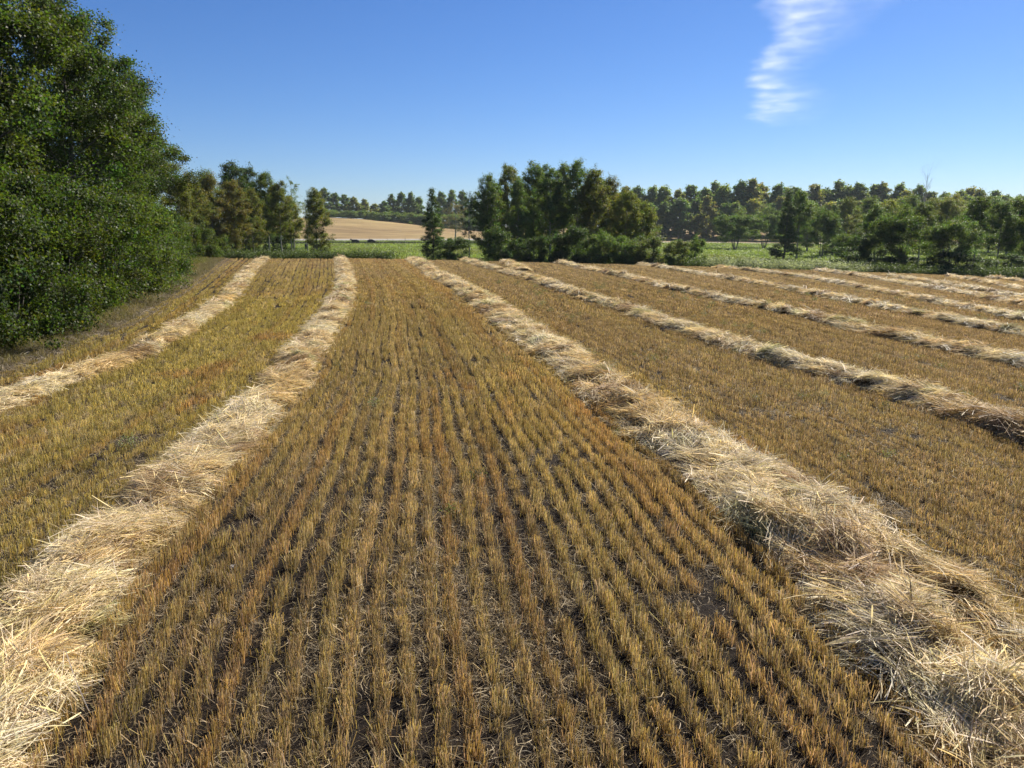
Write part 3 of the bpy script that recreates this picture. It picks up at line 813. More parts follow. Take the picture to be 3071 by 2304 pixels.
TREES = [
    ('poplar_tree', 'big', -19.6, 25.5, 17.0, 4.2, 'g1', 'huge green poplar cut off by the left picture edge, closest to the camera', 'tall poplars along the left field edge'),
    ('poplar_tree', 'big', -21.4, 30.5, 15.8, 4.2, 'g2', 'tallest poplar whose top reaches the upper picture edge at left', 'tall poplars along the left field edge'),
    ('poplar_tree', 'big', -20.9, 38.0, 13.8, 3.5, 'g1', 'dark poplar with a notched crown, second silhouette step from the top', 'tall poplars along the left field edge'),
    ('poplar_tree', 'big', -23.0, 45.0, 12.9, 3.5, 'g2', 'poplar with a side bough reaching out to the right against the sky', 'tall poplars along the left field edge'),
    ('poplar_tree', 'big', -25.4, 52.0, 11.6, 3.4, 'g1', 'mid-height green poplar where the left skyline slopes down', 'tall poplars along the left field edge'),
    ('poplar_tree', 'big', -28.3, 60.0, 10.4, 3.1, 'gy', 'lowest poplar of the left row, yellowing beside the brown trees', 'tall poplars along the left field edge'),
    ('poplar_tree', 'big', -28.0, 33.0, 14.0, 3.6, 'g2', 'shaded poplar standing behind the tallest one in the left wood', 'tall poplars along the left field edge'),
    ('poplar_tree', 'big', -29.5, 47.0, 11.5, 3.4, 'g1', 'shaded poplar hidden behind the second row of the left wood', 'tall poplars along the left field edge'),
    ('understory_bush', 'bush', -14.9, 20.6, 5.4, 2.0, 'g1', 'leafy green bush under the left poplars, first one counted from the camera', 'leafy bushes under the left poplars'),
    ('understory_bush', 'bush', -15.9, 24.3, 5.8, 2.2, 'g1', 'leafy green bush under the left poplars, second one counted from the camera', 'leafy bushes under the left poplars'),
    ('understory_bush', 'bush', -16.6, 28.4, 5.6, 2.2, 'g1', 'leafy green bush under the left poplars, third one counted from the camera', 'leafy bushes under the left poplars'),
    ('understory_bush', 'bush', -17.4, 33.0, 5.3, 2.2, 'g2', 'leafy green bush under the left poplars, fourth one counted from the camera', 'leafy bushes under the left poplars'),
    ('understory_bush', 'bush', -18.9, 37.6, 5.4, 2.1, 'g3', 'leafy green bush under the left poplars, fifth one counted from the camera', 'leafy bushes under the left poplars'),
    ('understory_bush', 'bush', -20.7, 42.4, 5.6, 2.0, 'g2', 'leafy green bush under the left poplars, sixth one counted from the camera', 'leafy bushes under the left poplars'),
    ('understory_bush', 'bush', -22.6, 47.8, 5.2, 2.0, 'g1', 'leafy green bush under the left poplars, seventh one counted from the camera', 'leafy bushes under the left poplars'),
    ('understory_bush', 'bush', -24.9, 54.0, 4.8, 2.0, 'g2', 'leafy green bush under the left poplars, eighth one counted from the camera', 'leafy bushes under the left poplars'),
    ('understory_bush', 'bush', -27.2, 60.5, 4.4, 1.9, 'g3', 'leafy green bush under the left poplars, ninth one counted from the camera', 'leafy bushes under the left poplars'),
    ('light_block_bush', 'bush', -18.5, 22.5, 4.5, 2.2, 'g1', 'bush added to block light behind the front bushes of the left wood, first from camera', 'light-blocking inner bushes added to the left wood'),  # second row added behind the front bushes to block light
    ('light_block_bush', 'bush', -19.8, 27.5, 4.5, 2.3, 'g1', 'bush added to block light behind the front bushes of the left wood, second from camera', 'light-blocking inner bushes added to the left wood'),
    ('light_block_bush', 'bush', -20.8, 32.5, 4.5, 2.3, 'g1', 'bush added to block light behind the front bushes of the left wood, third from camera', 'light-blocking inner bushes added to the left wood'),
    ('light_block_bush', 'bush', -22.2, 38.5, 4.5, 2.3, 'g1', 'bush added to block light behind the front bushes of the left wood, fourth from camera', 'light-blocking inner bushes added to the left wood'),
    ('light_block_bush', 'bush', -24.6, 45.0, 4.5, 2.3, 'g1', 'bush added to block light behind the front bushes of the left wood, fifth from camera', 'light-blocking inner bushes added to the left wood'),
    ('light_block_bush', 'bush', -27.0, 52.0, 4.4, 2.3, 'g1', 'bush added to block light behind the front bushes of the left wood, sixth from camera', 'light-blocking inner bushes added to the left wood'),
    ('grove_aspen', 'aspenlow', -29.9, 71.0, 7.3, 1.4, 'gy', 'yellow-green aspen filling the gap right behind the last left poplar', 'mixed trees of the grove left of the meadow'),
    ('autumn_aspen', 'aspenlow', -30.0, 74.0, 8.0, 1.37, 'br1', 'yellowish brown aspen right beside the green poplars', 'mixed trees of the grove left of the meadow'),
    ('autumn_aspen', 'aspenlow', -29.6, 78.0, 8.1, 1.54, 'br2', 'brown-tinted aspen in the middle of the left grove', 'mixed trees of the grove left of the meadow'),
    ('autumn_aspen', 'aspenlow', -28.2, 80.0, 7.7, 1.44, 'br2', 'brownish olive aspen in front of the dark tall crown', 'mixed trees of the grove left of the meadow'),
    ('autumn_aspen', 'aspenlow', -27.6, 84.0, 7.3, 1.26, 'br1', 'small brown-tinged aspen at the grove front near its trunks', 'mixed trees of the grove left of the meadow'),
    ('dark_poplar', 'aspen', -35.1, 100.0, 12.0, 2.21, 'dk', 'dark crowned poplar, tallest of the left grove against the sky', 'mixed trees of the grove left of the meadow'),
    ('dark_poplar', 'aspen', -34.2, 104.0, 12.0, 1.74, 'dk', 'dark poplar just right of the tallest crown in the left grove', 'mixed trees of the grove left of the meadow'),
    ('grove_aspen', 'aspen', -28.4, 92.0, 9.9, 1.49, 'g4', 'green aspen with thin bare trunks at the grove right half', 'mixed trees of the grove left of the meadow'),
    ('grove_aspen', 'aspen', -26.4, 90.0, 8.5, 1.29, 'gy', 'short yellowish green aspen above the dark trunks of the grove', 'mixed trees of the grove left of the meadow'),
    ('grove_aspen', 'sparse', -27.7, 100.0, 10.1, 1.32, 'g4', 'airy see-through aspen sticking out above the grove right end', 'mixed trees of the grove left of the meadow'),
    ('grove_aspen', 'aspen', -26.9, 96.0, 7.4, 1.32, 'gy', 'low aspen at the right end of the grove beside the meadow', 'mixed trees of the grove left of the meadow'),
    ('grove_aspen', 'aspenlow', -35.3, 92.0, 9.9, 1.65, 'g4', 'green aspen rising behind the brown-tinted trees', 'mixed trees of the grove left of the meadow'),
    ('grove_aspen', 'aspen', -32.7, 108.0, 9.6, 1.49, 'dk', 'dark aspen in the shade at the back of the grove', 'mixed trees of the grove left of the meadow'),
    ('meadow_aspen', 'aspenlow', -27.7, 112.0, 10.0, 1.81, 'gy', 'lone aspen with straight trunk and brown lower leaves beside the meadow', None),
    ('meadow_aspen', 'sparse', -30.7, 118.0, 8.4, 1.27, 'br1', 'thin brown-leaved aspen just left of the lone meadow aspen', None),
    ('grove_bush', 'shrub', -28.6, 73.0, 3.2, 1.22, 'g3', 'green bush at the foot of the brown autumn aspens', 'bushes at the foot of the left grove'),
    ('grove_bush', 'shrub', -28.8, 78.0, 3.1, 1.26, 'g4', 'low green bush at the grove edge above the field corner', 'bushes at the foot of the left grove'),
    ('grove_bush', 'shrub', -28.3, 68.0, 3.8, 1.22, 'g2', 'yellow-green bush between the poplars and the brown aspens', 'bushes at the foot of the left grove'),
    ('grove_bush', 'shrub', -35.0, 98.0, 4.8, 1.76, 'dk', 'bush painted dark for the shade behind the bare grove trunks, first from the left', 'bushes at the foot of the left grove'),  # dark-tinted bushes put in for the shadow behind the trunks
    ('grove_bush', 'shrub', -33.3, 100.0, 4.7, 1.74, 'dk', 'bush painted dark for the shade behind the bare grove trunks, second from the left', 'bushes at the foot of the left grove'),
    ('grove_bush', 'shrub', -31.6, 102.0, 4.6, 1.71, 'dk', 'bush painted dark for the shade behind the bare grove trunks, third from the left', 'bushes at the foot of the left grove'),
    ('grove_bush', 'shrub', -30.3, 104.0, 4.2, 1.43, 'dk', 'bush painted dark for the shade behind the bare grove trunks, fourth from the left', 'bushes at the foot of the left grove'),
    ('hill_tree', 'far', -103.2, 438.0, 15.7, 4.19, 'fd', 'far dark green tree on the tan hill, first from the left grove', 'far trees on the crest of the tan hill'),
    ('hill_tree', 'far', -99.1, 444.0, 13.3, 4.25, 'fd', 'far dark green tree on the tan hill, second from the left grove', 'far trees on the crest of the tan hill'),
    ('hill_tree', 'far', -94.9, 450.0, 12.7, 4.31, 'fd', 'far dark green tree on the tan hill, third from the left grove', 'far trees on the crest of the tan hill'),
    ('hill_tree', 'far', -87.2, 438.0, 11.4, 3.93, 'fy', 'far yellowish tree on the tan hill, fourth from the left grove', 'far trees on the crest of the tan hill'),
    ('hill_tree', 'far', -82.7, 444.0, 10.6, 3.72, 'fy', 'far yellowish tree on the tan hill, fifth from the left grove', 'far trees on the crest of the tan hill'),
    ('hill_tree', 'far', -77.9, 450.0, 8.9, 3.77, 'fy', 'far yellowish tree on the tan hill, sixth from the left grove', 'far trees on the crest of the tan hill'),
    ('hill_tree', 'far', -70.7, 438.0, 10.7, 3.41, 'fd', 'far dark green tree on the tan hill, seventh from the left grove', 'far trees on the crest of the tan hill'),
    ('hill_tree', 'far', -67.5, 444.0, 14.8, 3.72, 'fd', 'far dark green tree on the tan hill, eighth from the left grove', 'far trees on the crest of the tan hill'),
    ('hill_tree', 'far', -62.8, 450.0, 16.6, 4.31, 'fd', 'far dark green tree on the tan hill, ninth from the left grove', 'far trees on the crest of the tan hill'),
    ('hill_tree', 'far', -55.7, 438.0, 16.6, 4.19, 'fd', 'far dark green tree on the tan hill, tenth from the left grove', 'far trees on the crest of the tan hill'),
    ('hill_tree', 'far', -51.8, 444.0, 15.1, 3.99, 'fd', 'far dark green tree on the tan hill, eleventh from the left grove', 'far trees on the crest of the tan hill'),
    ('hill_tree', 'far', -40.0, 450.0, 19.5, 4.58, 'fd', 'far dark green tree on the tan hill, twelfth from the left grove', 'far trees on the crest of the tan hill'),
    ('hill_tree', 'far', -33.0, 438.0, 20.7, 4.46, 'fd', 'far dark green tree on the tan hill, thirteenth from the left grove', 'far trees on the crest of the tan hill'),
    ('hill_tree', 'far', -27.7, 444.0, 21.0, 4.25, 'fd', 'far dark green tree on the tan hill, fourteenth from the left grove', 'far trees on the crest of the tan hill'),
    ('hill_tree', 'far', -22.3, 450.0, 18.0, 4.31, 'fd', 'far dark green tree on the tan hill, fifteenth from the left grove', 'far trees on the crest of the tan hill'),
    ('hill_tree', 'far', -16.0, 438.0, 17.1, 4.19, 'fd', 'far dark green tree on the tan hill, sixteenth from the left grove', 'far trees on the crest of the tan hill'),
    ('hill_bush', 'shrub', -101.4, 424.0, 4.4, 3.81, 'fg', 'low round bush at the top edge of the tan hill, first from the left', 'low bushes along the top of the tan hill'),
    ('hill_bush', 'shrub', -98.1, 429.0, 3.8, 4.11, 'fd', 'low round bush at the top edge of the tan hill, second from the left', 'low bushes along the top of the tan hill'),
    ('hill_bush', 'shrub', -93.1, 427.0, 3.3, 4.34, 'fg', 'low round bush at the top edge of the tan hill, third from the left', 'low bushes along the top of the tan hill'),
    ('hill_bush', 'shrub', -88.1, 425.0, 4.1, 4.58, 'fd', 'low round bush at the top edge of the tan hill, fourth from the left', 'low bushes along the top of the tan hill'),
    ('hill_bush', 'shrub', -84.6, 430.0, 3.7, 4.89, 'fg', 'low round bush at the top edge of the tan hill, fifth from the left', 'low bushes along the top of the tan hill'),
    ('hill_bush', 'shrub', -79.7, 428.0, 4.6, 3.97, 'fd', 'low round bush at the top edge of the tan hill, sixth from the left', 'low bushes along the top of the tan hill'),
    ('hill_bush', 'shrub', -74.8, 426.0, 4.4, 4.21, 'fg', 'low round bush at the top edge of the tan hill, seventh from the left', 'low bushes along the top of the tan hill'),
    ('hill_bush', 'shrub', -69.9, 424.0, 4.2, 4.44, 'fd', 'low round bush at the top edge of the tan hill, eighth from the left', 'low bushes along the top of the tan hill'),
    ('hill_bush', 'shrub', -66.2, 429.0, 5.2, 4.75, 'fg', 'low round bush at the top edge of the tan hill, ninth from the left', 'low bushes along the top of the tan hill'),
    ('hill_bush', 'shrub', -61.4, 427.0, 5.1, 3.83, 'fd', 'low round bush at the top edge of the tan hill, tenth from the left', 'low bushes along the top of the tan hill'),
    ('hill_bush', 'shrub', -56.6, 425.0, 6.1, 4.07, 'fg', 'low round bush at the top edge of the tan hill, eleventh from the left', 'low bushes along the top of the tan hill'),
    ('hill_bush', 'shrub', -52.7, 430.0, 5.9, 4.37, 'fd', 'low round bush at the top edge of the tan hill, twelfth from the left', 'low bushes along the top of the tan hill'),
    ('hill_bush', 'shrub', -47.9, 428.0, 5.9, 4.61, 'fg', 'low round bush at the top edge of the tan hill, thirteenth from the left', 'low bushes along the top of the tan hill'),
    ('hill_bush', 'shrub', -43.2, 426.0, 7.1, 4.84, 'fd', 'low round bush at the top edge of the tan hill, fourteenth from the left', 'low bushes along the top of the tan hill'),
    ('hill_bush', 'shrub', -38.5, 424.0, 7.1, 3.93, 'fg', 'low round bush at the top edge of the tan hill, fifteenth from the left', 'low bushes along the top of the tan hill'),
    ('hill_bush', 'shrub', -34.4, 429.0, 8.3, 4.24, 'fd', 'low round bush at the top edge of the tan hill, sixteenth from the left', 'low bushes along the top of the tan hill'),
    ('hill_bush', 'shrub', -29.7, 427.0, 8.0, 4.47, 'fg', 'low round bush at the top edge of the tan hill, seventeenth from the left', 'low bushes along the top of the tan hill'),
    ('hill_bush', 'shrub', -25.0, 425.0, 7.4, 4.71, 'fd', 'low round bush at the top edge of the tan hill, eighteenth from the left', 'low bushes along the top of the tan hill'),
    ('hill_bush', 'shrub', -20.8, 430.0, 8.1, 3.86, 'fg', 'low round bush at the top edge of the tan hill, nineteenth from the left', 'low bushes along the top of the tan hill'),
    ('hill_bush', 'shrub', -16.1, 428.0, 7.4, 4.1, 'fd', 'low round bush at the top edge of the tan hill, twentieth from the left', 'low bushes along the top of the tan hill'),
    ('leaning_bush', 'sparse', -14.3, 200.0, 11.0, 2.75, 'gr', 'greyish brown thin bush behind the thin bare trunk', None),
    ('conical_aspen', 'cone', -9.2, 92.0, 8.4, 1.38, 'dk2', 'slender conical tree standing alone left of the centre clump', None),
    ('dead_snag_tree', 'sparse', -4.9, 90.0, 7.8, 0.92, 'dk2', 'thin tall tree with nearly bare trunk left of the centre clump', None),
    ('clump_aspen', 'aspenlow', -2.7, 92.0, 9.8, 1.63, 'g5', 'leftmost tall aspen of the centre clump, dark on its left side', 'tall aspens of the centre clump'),
    ('clump_aspen', 'aspen', -0.5, 96.0, 11.4, 1.64, 'gy', 'aspen with yellowish top, second tall one from the left in centre clump', 'tall aspens of the centre clump'),
    ('clump_aspen', 'aspenlow', 0.7, 90.0, 9.1, 1.31, 'g5', 'shorter aspen in front of the yellowish topped one in centre clump', 'tall aspens of the centre clump'),
    ('clump_aspen', 'aspenlow', 2.7, 98.0, 11.9, 1.74, 'g5', 'aspen left of the gap in the skyline of the centre clump', 'tall aspens of the centre clump'),
    ('clump_aspen', 'aspen', 4.5, 93.0, 10.9, 1.59, 'g5', 'aspen in the middle of the centre clump with bare pale trunks', 'tall aspens of the centre clump'),
    ('clump_aspen', 'aspen', 6.5, 100.0, 12.1, 1.59, 'g4', 'slim aspen between the middle and the tallest of the centre clump', 'tall aspens of the centre clump'),
    ('clump_aspen', 'aspenlow', 7.8, 95.0, 12.0, 1.93, 'g5', 'tallest aspen of the centre clump with the highest tip', 'tall aspens of the centre clump'),
    ('clump_aspen', 'aspen', 9.6, 92.0, 10.7, 1.75, 'gy', 'aspen right of the tallest tip in the centre clump', 'tall aspens of the centre clump'),
    ('clump_aspen', 'aspenlow', 12.1, 97.0, 10.2, 1.72, 'br3', 'brownish thin topped aspen on the right shoulder of the centre clump', 'tall aspens of the centre clump'),
    ('clump_aspen', 'aspenlow', 13.6, 94.0, 8.6, 1.67, 'gy2', 'yellow-green aspen on the right slope of the centre clump', 'tall aspens of the centre clump'),
    ('clump_aspen', 'aspenlow', 16.0, 96.0, 7.5, 1.64, 'gy2', 'lowest yellow-green aspen at the right end of the centre clump', 'tall aspens of the centre clump'),
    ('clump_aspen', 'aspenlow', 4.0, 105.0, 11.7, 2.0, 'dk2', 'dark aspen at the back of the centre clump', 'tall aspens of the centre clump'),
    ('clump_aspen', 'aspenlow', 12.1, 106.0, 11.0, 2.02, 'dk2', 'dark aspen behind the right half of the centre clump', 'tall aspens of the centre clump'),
    ('edge_bush', 'shrub', -5.7, 79.0, 2.3, 1.51, 'dk2', 'dark round bush at the field edge beside the thin bare trunk', 'dark bushes along the field edge'),
    ('edge_bush', 'shrub', -1.4, 79.0, 3.4, 1.47, 'dk2', 'dark bush at the left foot of the centre clump', 'dark bushes along the field edge'),
    ('edge_bush', 'shrub', 1.4, 80.0, 2.6, 1.44, 'dk2', 'dark bush at the centre clump foot, second from its left end', 'dark bushes along the field edge'),
    ('edge_bush', 'shrub', 4.0, 80.0, 3.2, 1.53, 'dk2', 'dark bush below the middle of the centre clump', 'dark bushes along the field edge'),
    ('edge_bush', 'shrub', 6.6, 81.0, 3.7, 1.6, 'dk2', 'tall dark bush below the tallest centre aspen', 'dark bushes along the field edge'),
    ('edge_bush', 'shrub', 9.3, 81.0, 3.3, 1.55, 'g5', 'green-grey bush at the right foot of the centre clump', 'dark bushes along the field edge'),
    ('edge_bush', 'shrub', 11.8, 82.0, 3.1, 1.57, 'g5', 'rounded grey-green bush right of the centre clump foot', 'dark bushes along the field edge'),
    ('edge_bush', 'shrub', 14.4, 82.5, 3.5, 1.88, 'sg', 'broad olive bush on the field edge right of the centre clump', 'dark bushes along the field edge'),
    ('edge_bush', 'shrub', 17.3, 82.5, 2.7, 1.38, 'sg', 'olive grey bush second from the right end of the bush row', 'dark bushes along the field edge'),
    ('edge_bush', 'shrub', 20.1, 86.0, 3.1, 1.13, 'g5', 'small bush ending the bush row beside the open meadow', 'dark bushes along the field edge'),
    ('meadow_tree', 'willow', 56.8, 200.0, 10.1, 4.67, 'g5', 'low multi-stemmed willow standing alone in the right meadow', 'scattered trees in the right meadow'),
    ('meadow_tree', 'willow', 68.9, 215.0, 11.1, 4.25, 'g5', 'multi-stemmed tree just right of the lone meadow willow', 'scattered trees in the right meadow'),
    ('meadow_tree', 'cone', 46.7, 135.0, 12.0, 2.26, 'dk2', 'tall narrow dark tree with straight trunk in the right meadow', 'scattered trees in the right meadow'),
    ('meadow_tree', 'aspen', 50.1, 138.0, 11.8, 2.15, 'g5', 'grey-green aspen touching the tall narrow dark tree', 'scattered trees in the right meadow'),
    ('meadow_tree', 'willow', 59.2, 150.0, 9.4, 2.87, 'g5', 'rounded tree right of the two tall meadow trees', 'scattered trees in the right meadow'),
    ('meadow_tree', 'cone', 65.4, 160.0, 10.5, 2.11, 'dk2', 'dark pointed tree behind the rounded meadow tree', 'scattered trees in the right meadow'),
    ('meadow_tree', 'willow', 38.1, 87.0, 4.6, 2.34, 'g5', 'broad low tree with dark base and many stems at the field edge', 'scattered trees in the right meadow'),
    ('meadow_tree', 'aspen', 42.2, 91.0, 7.3, 1.69, 'g5', 'single-stemmed tree between the broad low tree and the stem bundle', 'scattered trees in the right meadow'),
    ('meadow_tree', 'willow', 41.8, 85.0, 7.3, 2.34, 'g5', 'tree on a bundle of leaning stems at the field edge', 'scattered trees in the right meadow'),
    ('meadow_tree', 'aspen', 53.9, 104.0, 8.5, 1.93, 'g4', 'straight tree behind the bundle of leaning stems', 'scattered trees in the right meadow'),
    ('meadow_tree', 'willow', 46.4, 82.0, 5.9, 2.55, 'g5', 'big round dark tree casting a shadow onto the field edge', 'scattered trees in the right meadow'),
    ('meadow_tree', 'aspen', 57.9, 98.0, 9.1, 1.88, 'g4', 'taller tree rising behind the big round dark tree', 'scattered trees in the right meadow'),
    ('meadow_tree', 'aspen', 55.8, 90.0, 8.0, 1.67, 'g5', 'slim tree near the right picture edge, left of the last pair', 'scattered trees in the right meadow'),
    ('meadow_tree', 'aspen', 60.0, 94.0, 8.5, 1.69, 'g4', 'slim tree of the last pair at the right picture edge', 'scattered trees in the right meadow'),
    ('meadow_tree', 'willow', 58.2, 88.0, 7.2, 2.0, 'g5', 'rightmost tree cut by the picture edge', 'scattered trees in the right meadow'),
    ('meadow_tree', 'aspen', 79.8, 145.0, 11.0, 2.6, 'gy2', 'yellow-green tree behind the gap left of the big round dark tree', 'scattered trees in the right meadow'),
    ('meadow_tree', 'aspenlow', 71.5, 190.0, 11.8, 3.3, 'g4', 'leafy tree in the second row behind the right field edge trees, first from the left', 'second row of trees in the right meadow'),
    ('meadow_tree', 'aspenlow', 76.4, 180.0, 12.2, 3.02, 'gy2', 'leafy tree in the second row behind the right field edge trees, second from the left', 'second row of trees in the right meadow'),
    ('meadow_tree', 'aspenlow', 90.3, 200.0, 13.5, 3.35, 'g4', 'leafy tree in the second row behind the right field edge trees, third from the left', 'second row of trees in the right meadow'),
    ('meadow_tree', 'aspenlow', 83.4, 175.0, 11.9, 3.14, 'fy', 'leafy tree in the second row behind the right field edge trees, fourth from the left', 'second row of trees in the right meadow'),
    ('meadow_tree', 'aspenlow', 95.8, 190.0, 13.4, 3.18, 'g4', 'leafy tree in the second row behind the right field edge trees, fifth from the left', 'second row of trees in the right meadow'),
    ('meadow_tree', 'aspenlow', 96.1, 180.0, 12.4, 3.12, 'gy2', 'leafy tree in the second row behind the right field edge trees, sixth from the left', 'second row of trees in the right meadow'),
    ('meadow_tree', 'aspenlow', 114.3, 205.0, 14.5, 3.44, 'fo', 'leafy tree in the second row behind the right field edge trees, seventh from the left', 'second row of trees in the right meadow'),
    ('meadow_tree', 'aspenlow', 99.2, 170.0, 11.5, 3.05, 'g4', 'leafy tree in the second row behind the right field edge trees, eighth from the left', 'second row of trees in the right meadow'),
    ('meadow_tree', 'aspenlow', 115.3, 190.0, 13.0, 3.18, 'g5', 'leafy tree in the second row behind the right field edge trees, ninth from the left', 'second row of trees in the right meadow'),
    ('meadow_tree', 'aspenlow', 110.3, 175.0, 11.9, 3.04, 'gy2', 'leafy tree in the second row behind the right field edge trees, tenth from the left', 'second row of trees in the right meadow'),
    ('meadow_tree', 'aspenlow', 124.0, 190.0, 12.8, 3.3, 'g4', 'leafy tree in the second row behind the right field edge trees, eleventh from the left', 'second row of trees in the right meadow'),
    ('meadow_bush', 'shrub', 36.2, 84.0, 2.7, 1.91, 'dk2', 'low bush tinted dark for shade between trunks at right field edge, first from the left', 'low bushes along the right field edge'),  # darkest bushes of this row carry tree shade in their leaf tint
    ('meadow_bush', 'shrub', 39.1, 83.0, 1.8, 1.39, 'g5', 'low bush between the trunks along the right field edge, second from the left', 'low bushes along the right field edge'),
    ('meadow_bush', 'shrub', 40.7, 82.0, 1.8, 1.52, 'dk2', 'low bush tinted dark for shade between trunks at right field edge, third from the left', 'low bushes along the right field edge'),
    ('meadow_bush', 'shrub', 44.1, 81.0, 1.5, 1.21, 'g5', 'low bush between the trunks along the right field edge, fourth from the left', 'low bushes along the right field edge'),
    ('meadow_bush', 'shrub', 45.5, 80.0, 2.5, 2.2, 'dk2', 'low bush tinted dark for shade between trunks at right field edge, fifth from the left', 'low bushes along the right field edge'),
    ('meadow_bush', 'shrub', 50.0, 82.0, 1.8, 1.47, 'g5', 'low bush between the trunks along the right field edge, sixth from the left', 'low bushes along the right field edge'),
    ('meadow_bush', 'shrub', 53.3, 83.0, 2.3, 1.64, 'dk2', 'low bush tinted dark for shade between trunks at right field edge, seventh from the left', 'low bushes along the right field edge'),
    ('clump_aspen', 'aspenlow', -2.4, 112.0, 10.0, 2.01, 'dk2', 'aspen painted dark as shade at the back of the centre clump, first from the left', 'trees at the back of the centre clump'),  # filler row, its dark leaf tint stands in for shade inside the clump
    ('clump_aspen', 'aspenlow', 1.6, 115.0, 10.9, 2.06, 'dk2', 'aspen painted dark as shade at the back of the centre clump, second from the left', 'trees at the back of the centre clump'),
    ('clump_aspen', 'aspenlow', 6.6, 114.0, 11.0, 2.05, 'dk2', 'aspen painted dark as shade at the back of the centre clump, third from the left', 'trees at the back of the centre clump'),
    ('clump_aspen', 'aspenlow', 10.7, 116.0, 10.9, 2.08, 'dk2', 'aspen painted dark as shade at the back of the centre clump, fourth from the left', 'trees at the back of the centre clump'),
    ('clump_aspen', 'aspenlow', 15.2, 113.0, 9.1, 2.03, 'dk2', 'aspen painted dark as shade at the back of the centre clump, fifth from the left', 'trees at the back of the centre clump'),
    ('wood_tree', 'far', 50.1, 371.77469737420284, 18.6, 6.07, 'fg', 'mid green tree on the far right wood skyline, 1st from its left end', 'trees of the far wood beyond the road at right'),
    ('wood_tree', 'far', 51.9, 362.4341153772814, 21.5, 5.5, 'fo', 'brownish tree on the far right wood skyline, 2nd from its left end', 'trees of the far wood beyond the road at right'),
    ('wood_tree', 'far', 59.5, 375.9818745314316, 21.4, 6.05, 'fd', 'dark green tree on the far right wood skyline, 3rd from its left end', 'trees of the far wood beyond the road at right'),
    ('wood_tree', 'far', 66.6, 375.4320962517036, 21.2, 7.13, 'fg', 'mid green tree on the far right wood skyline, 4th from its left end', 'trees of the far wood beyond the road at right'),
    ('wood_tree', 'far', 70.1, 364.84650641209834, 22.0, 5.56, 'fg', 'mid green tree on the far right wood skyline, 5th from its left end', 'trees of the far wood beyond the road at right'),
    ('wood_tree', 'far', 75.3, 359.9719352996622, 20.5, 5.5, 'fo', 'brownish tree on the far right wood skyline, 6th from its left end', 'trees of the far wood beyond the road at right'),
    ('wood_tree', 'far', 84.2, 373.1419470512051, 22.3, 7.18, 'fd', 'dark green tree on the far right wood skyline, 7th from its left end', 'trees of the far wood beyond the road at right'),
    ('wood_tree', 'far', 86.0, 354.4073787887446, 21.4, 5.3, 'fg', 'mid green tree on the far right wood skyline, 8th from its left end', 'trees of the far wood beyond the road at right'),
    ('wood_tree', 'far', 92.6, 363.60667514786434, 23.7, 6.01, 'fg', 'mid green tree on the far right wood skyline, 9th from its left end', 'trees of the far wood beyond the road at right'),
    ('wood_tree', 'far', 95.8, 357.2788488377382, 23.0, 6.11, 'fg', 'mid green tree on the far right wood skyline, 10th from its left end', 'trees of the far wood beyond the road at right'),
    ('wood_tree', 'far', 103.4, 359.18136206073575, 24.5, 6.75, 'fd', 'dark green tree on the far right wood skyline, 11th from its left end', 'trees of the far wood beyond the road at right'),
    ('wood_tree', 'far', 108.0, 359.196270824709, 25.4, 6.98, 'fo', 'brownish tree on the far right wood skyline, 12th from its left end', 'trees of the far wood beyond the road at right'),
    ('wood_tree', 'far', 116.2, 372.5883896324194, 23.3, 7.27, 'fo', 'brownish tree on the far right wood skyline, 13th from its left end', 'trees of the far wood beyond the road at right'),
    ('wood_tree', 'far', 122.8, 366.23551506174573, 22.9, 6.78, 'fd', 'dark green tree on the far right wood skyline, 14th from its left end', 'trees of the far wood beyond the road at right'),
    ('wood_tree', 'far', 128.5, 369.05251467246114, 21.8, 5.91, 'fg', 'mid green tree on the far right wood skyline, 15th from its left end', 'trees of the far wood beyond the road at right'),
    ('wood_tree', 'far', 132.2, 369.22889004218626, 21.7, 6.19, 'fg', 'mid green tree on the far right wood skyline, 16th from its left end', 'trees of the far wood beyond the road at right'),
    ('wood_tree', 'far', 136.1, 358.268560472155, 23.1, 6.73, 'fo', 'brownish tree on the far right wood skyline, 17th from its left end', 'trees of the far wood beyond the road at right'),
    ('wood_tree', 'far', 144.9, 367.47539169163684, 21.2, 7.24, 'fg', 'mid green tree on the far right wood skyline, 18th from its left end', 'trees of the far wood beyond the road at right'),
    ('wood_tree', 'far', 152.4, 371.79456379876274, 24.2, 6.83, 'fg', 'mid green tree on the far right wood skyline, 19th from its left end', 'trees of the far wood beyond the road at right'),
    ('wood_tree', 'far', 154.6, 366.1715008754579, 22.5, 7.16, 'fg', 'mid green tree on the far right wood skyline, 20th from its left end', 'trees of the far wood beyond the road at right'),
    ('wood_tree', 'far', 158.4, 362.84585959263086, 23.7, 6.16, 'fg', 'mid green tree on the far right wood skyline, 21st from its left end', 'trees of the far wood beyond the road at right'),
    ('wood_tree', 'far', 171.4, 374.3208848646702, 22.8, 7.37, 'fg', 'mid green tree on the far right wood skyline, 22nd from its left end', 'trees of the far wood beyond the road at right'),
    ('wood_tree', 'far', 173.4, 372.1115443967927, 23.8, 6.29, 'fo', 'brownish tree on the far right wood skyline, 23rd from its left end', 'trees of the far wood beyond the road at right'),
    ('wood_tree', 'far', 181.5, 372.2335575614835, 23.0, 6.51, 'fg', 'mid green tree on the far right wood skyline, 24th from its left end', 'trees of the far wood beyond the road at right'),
    ('wood_tree', 'far', 181.4, 364.8190654004144, 20.7, 5.64, 'fy', 'yellow-green tree on the far right wood skyline, 25th from its left end', 'trees of the far wood beyond the road at right'),
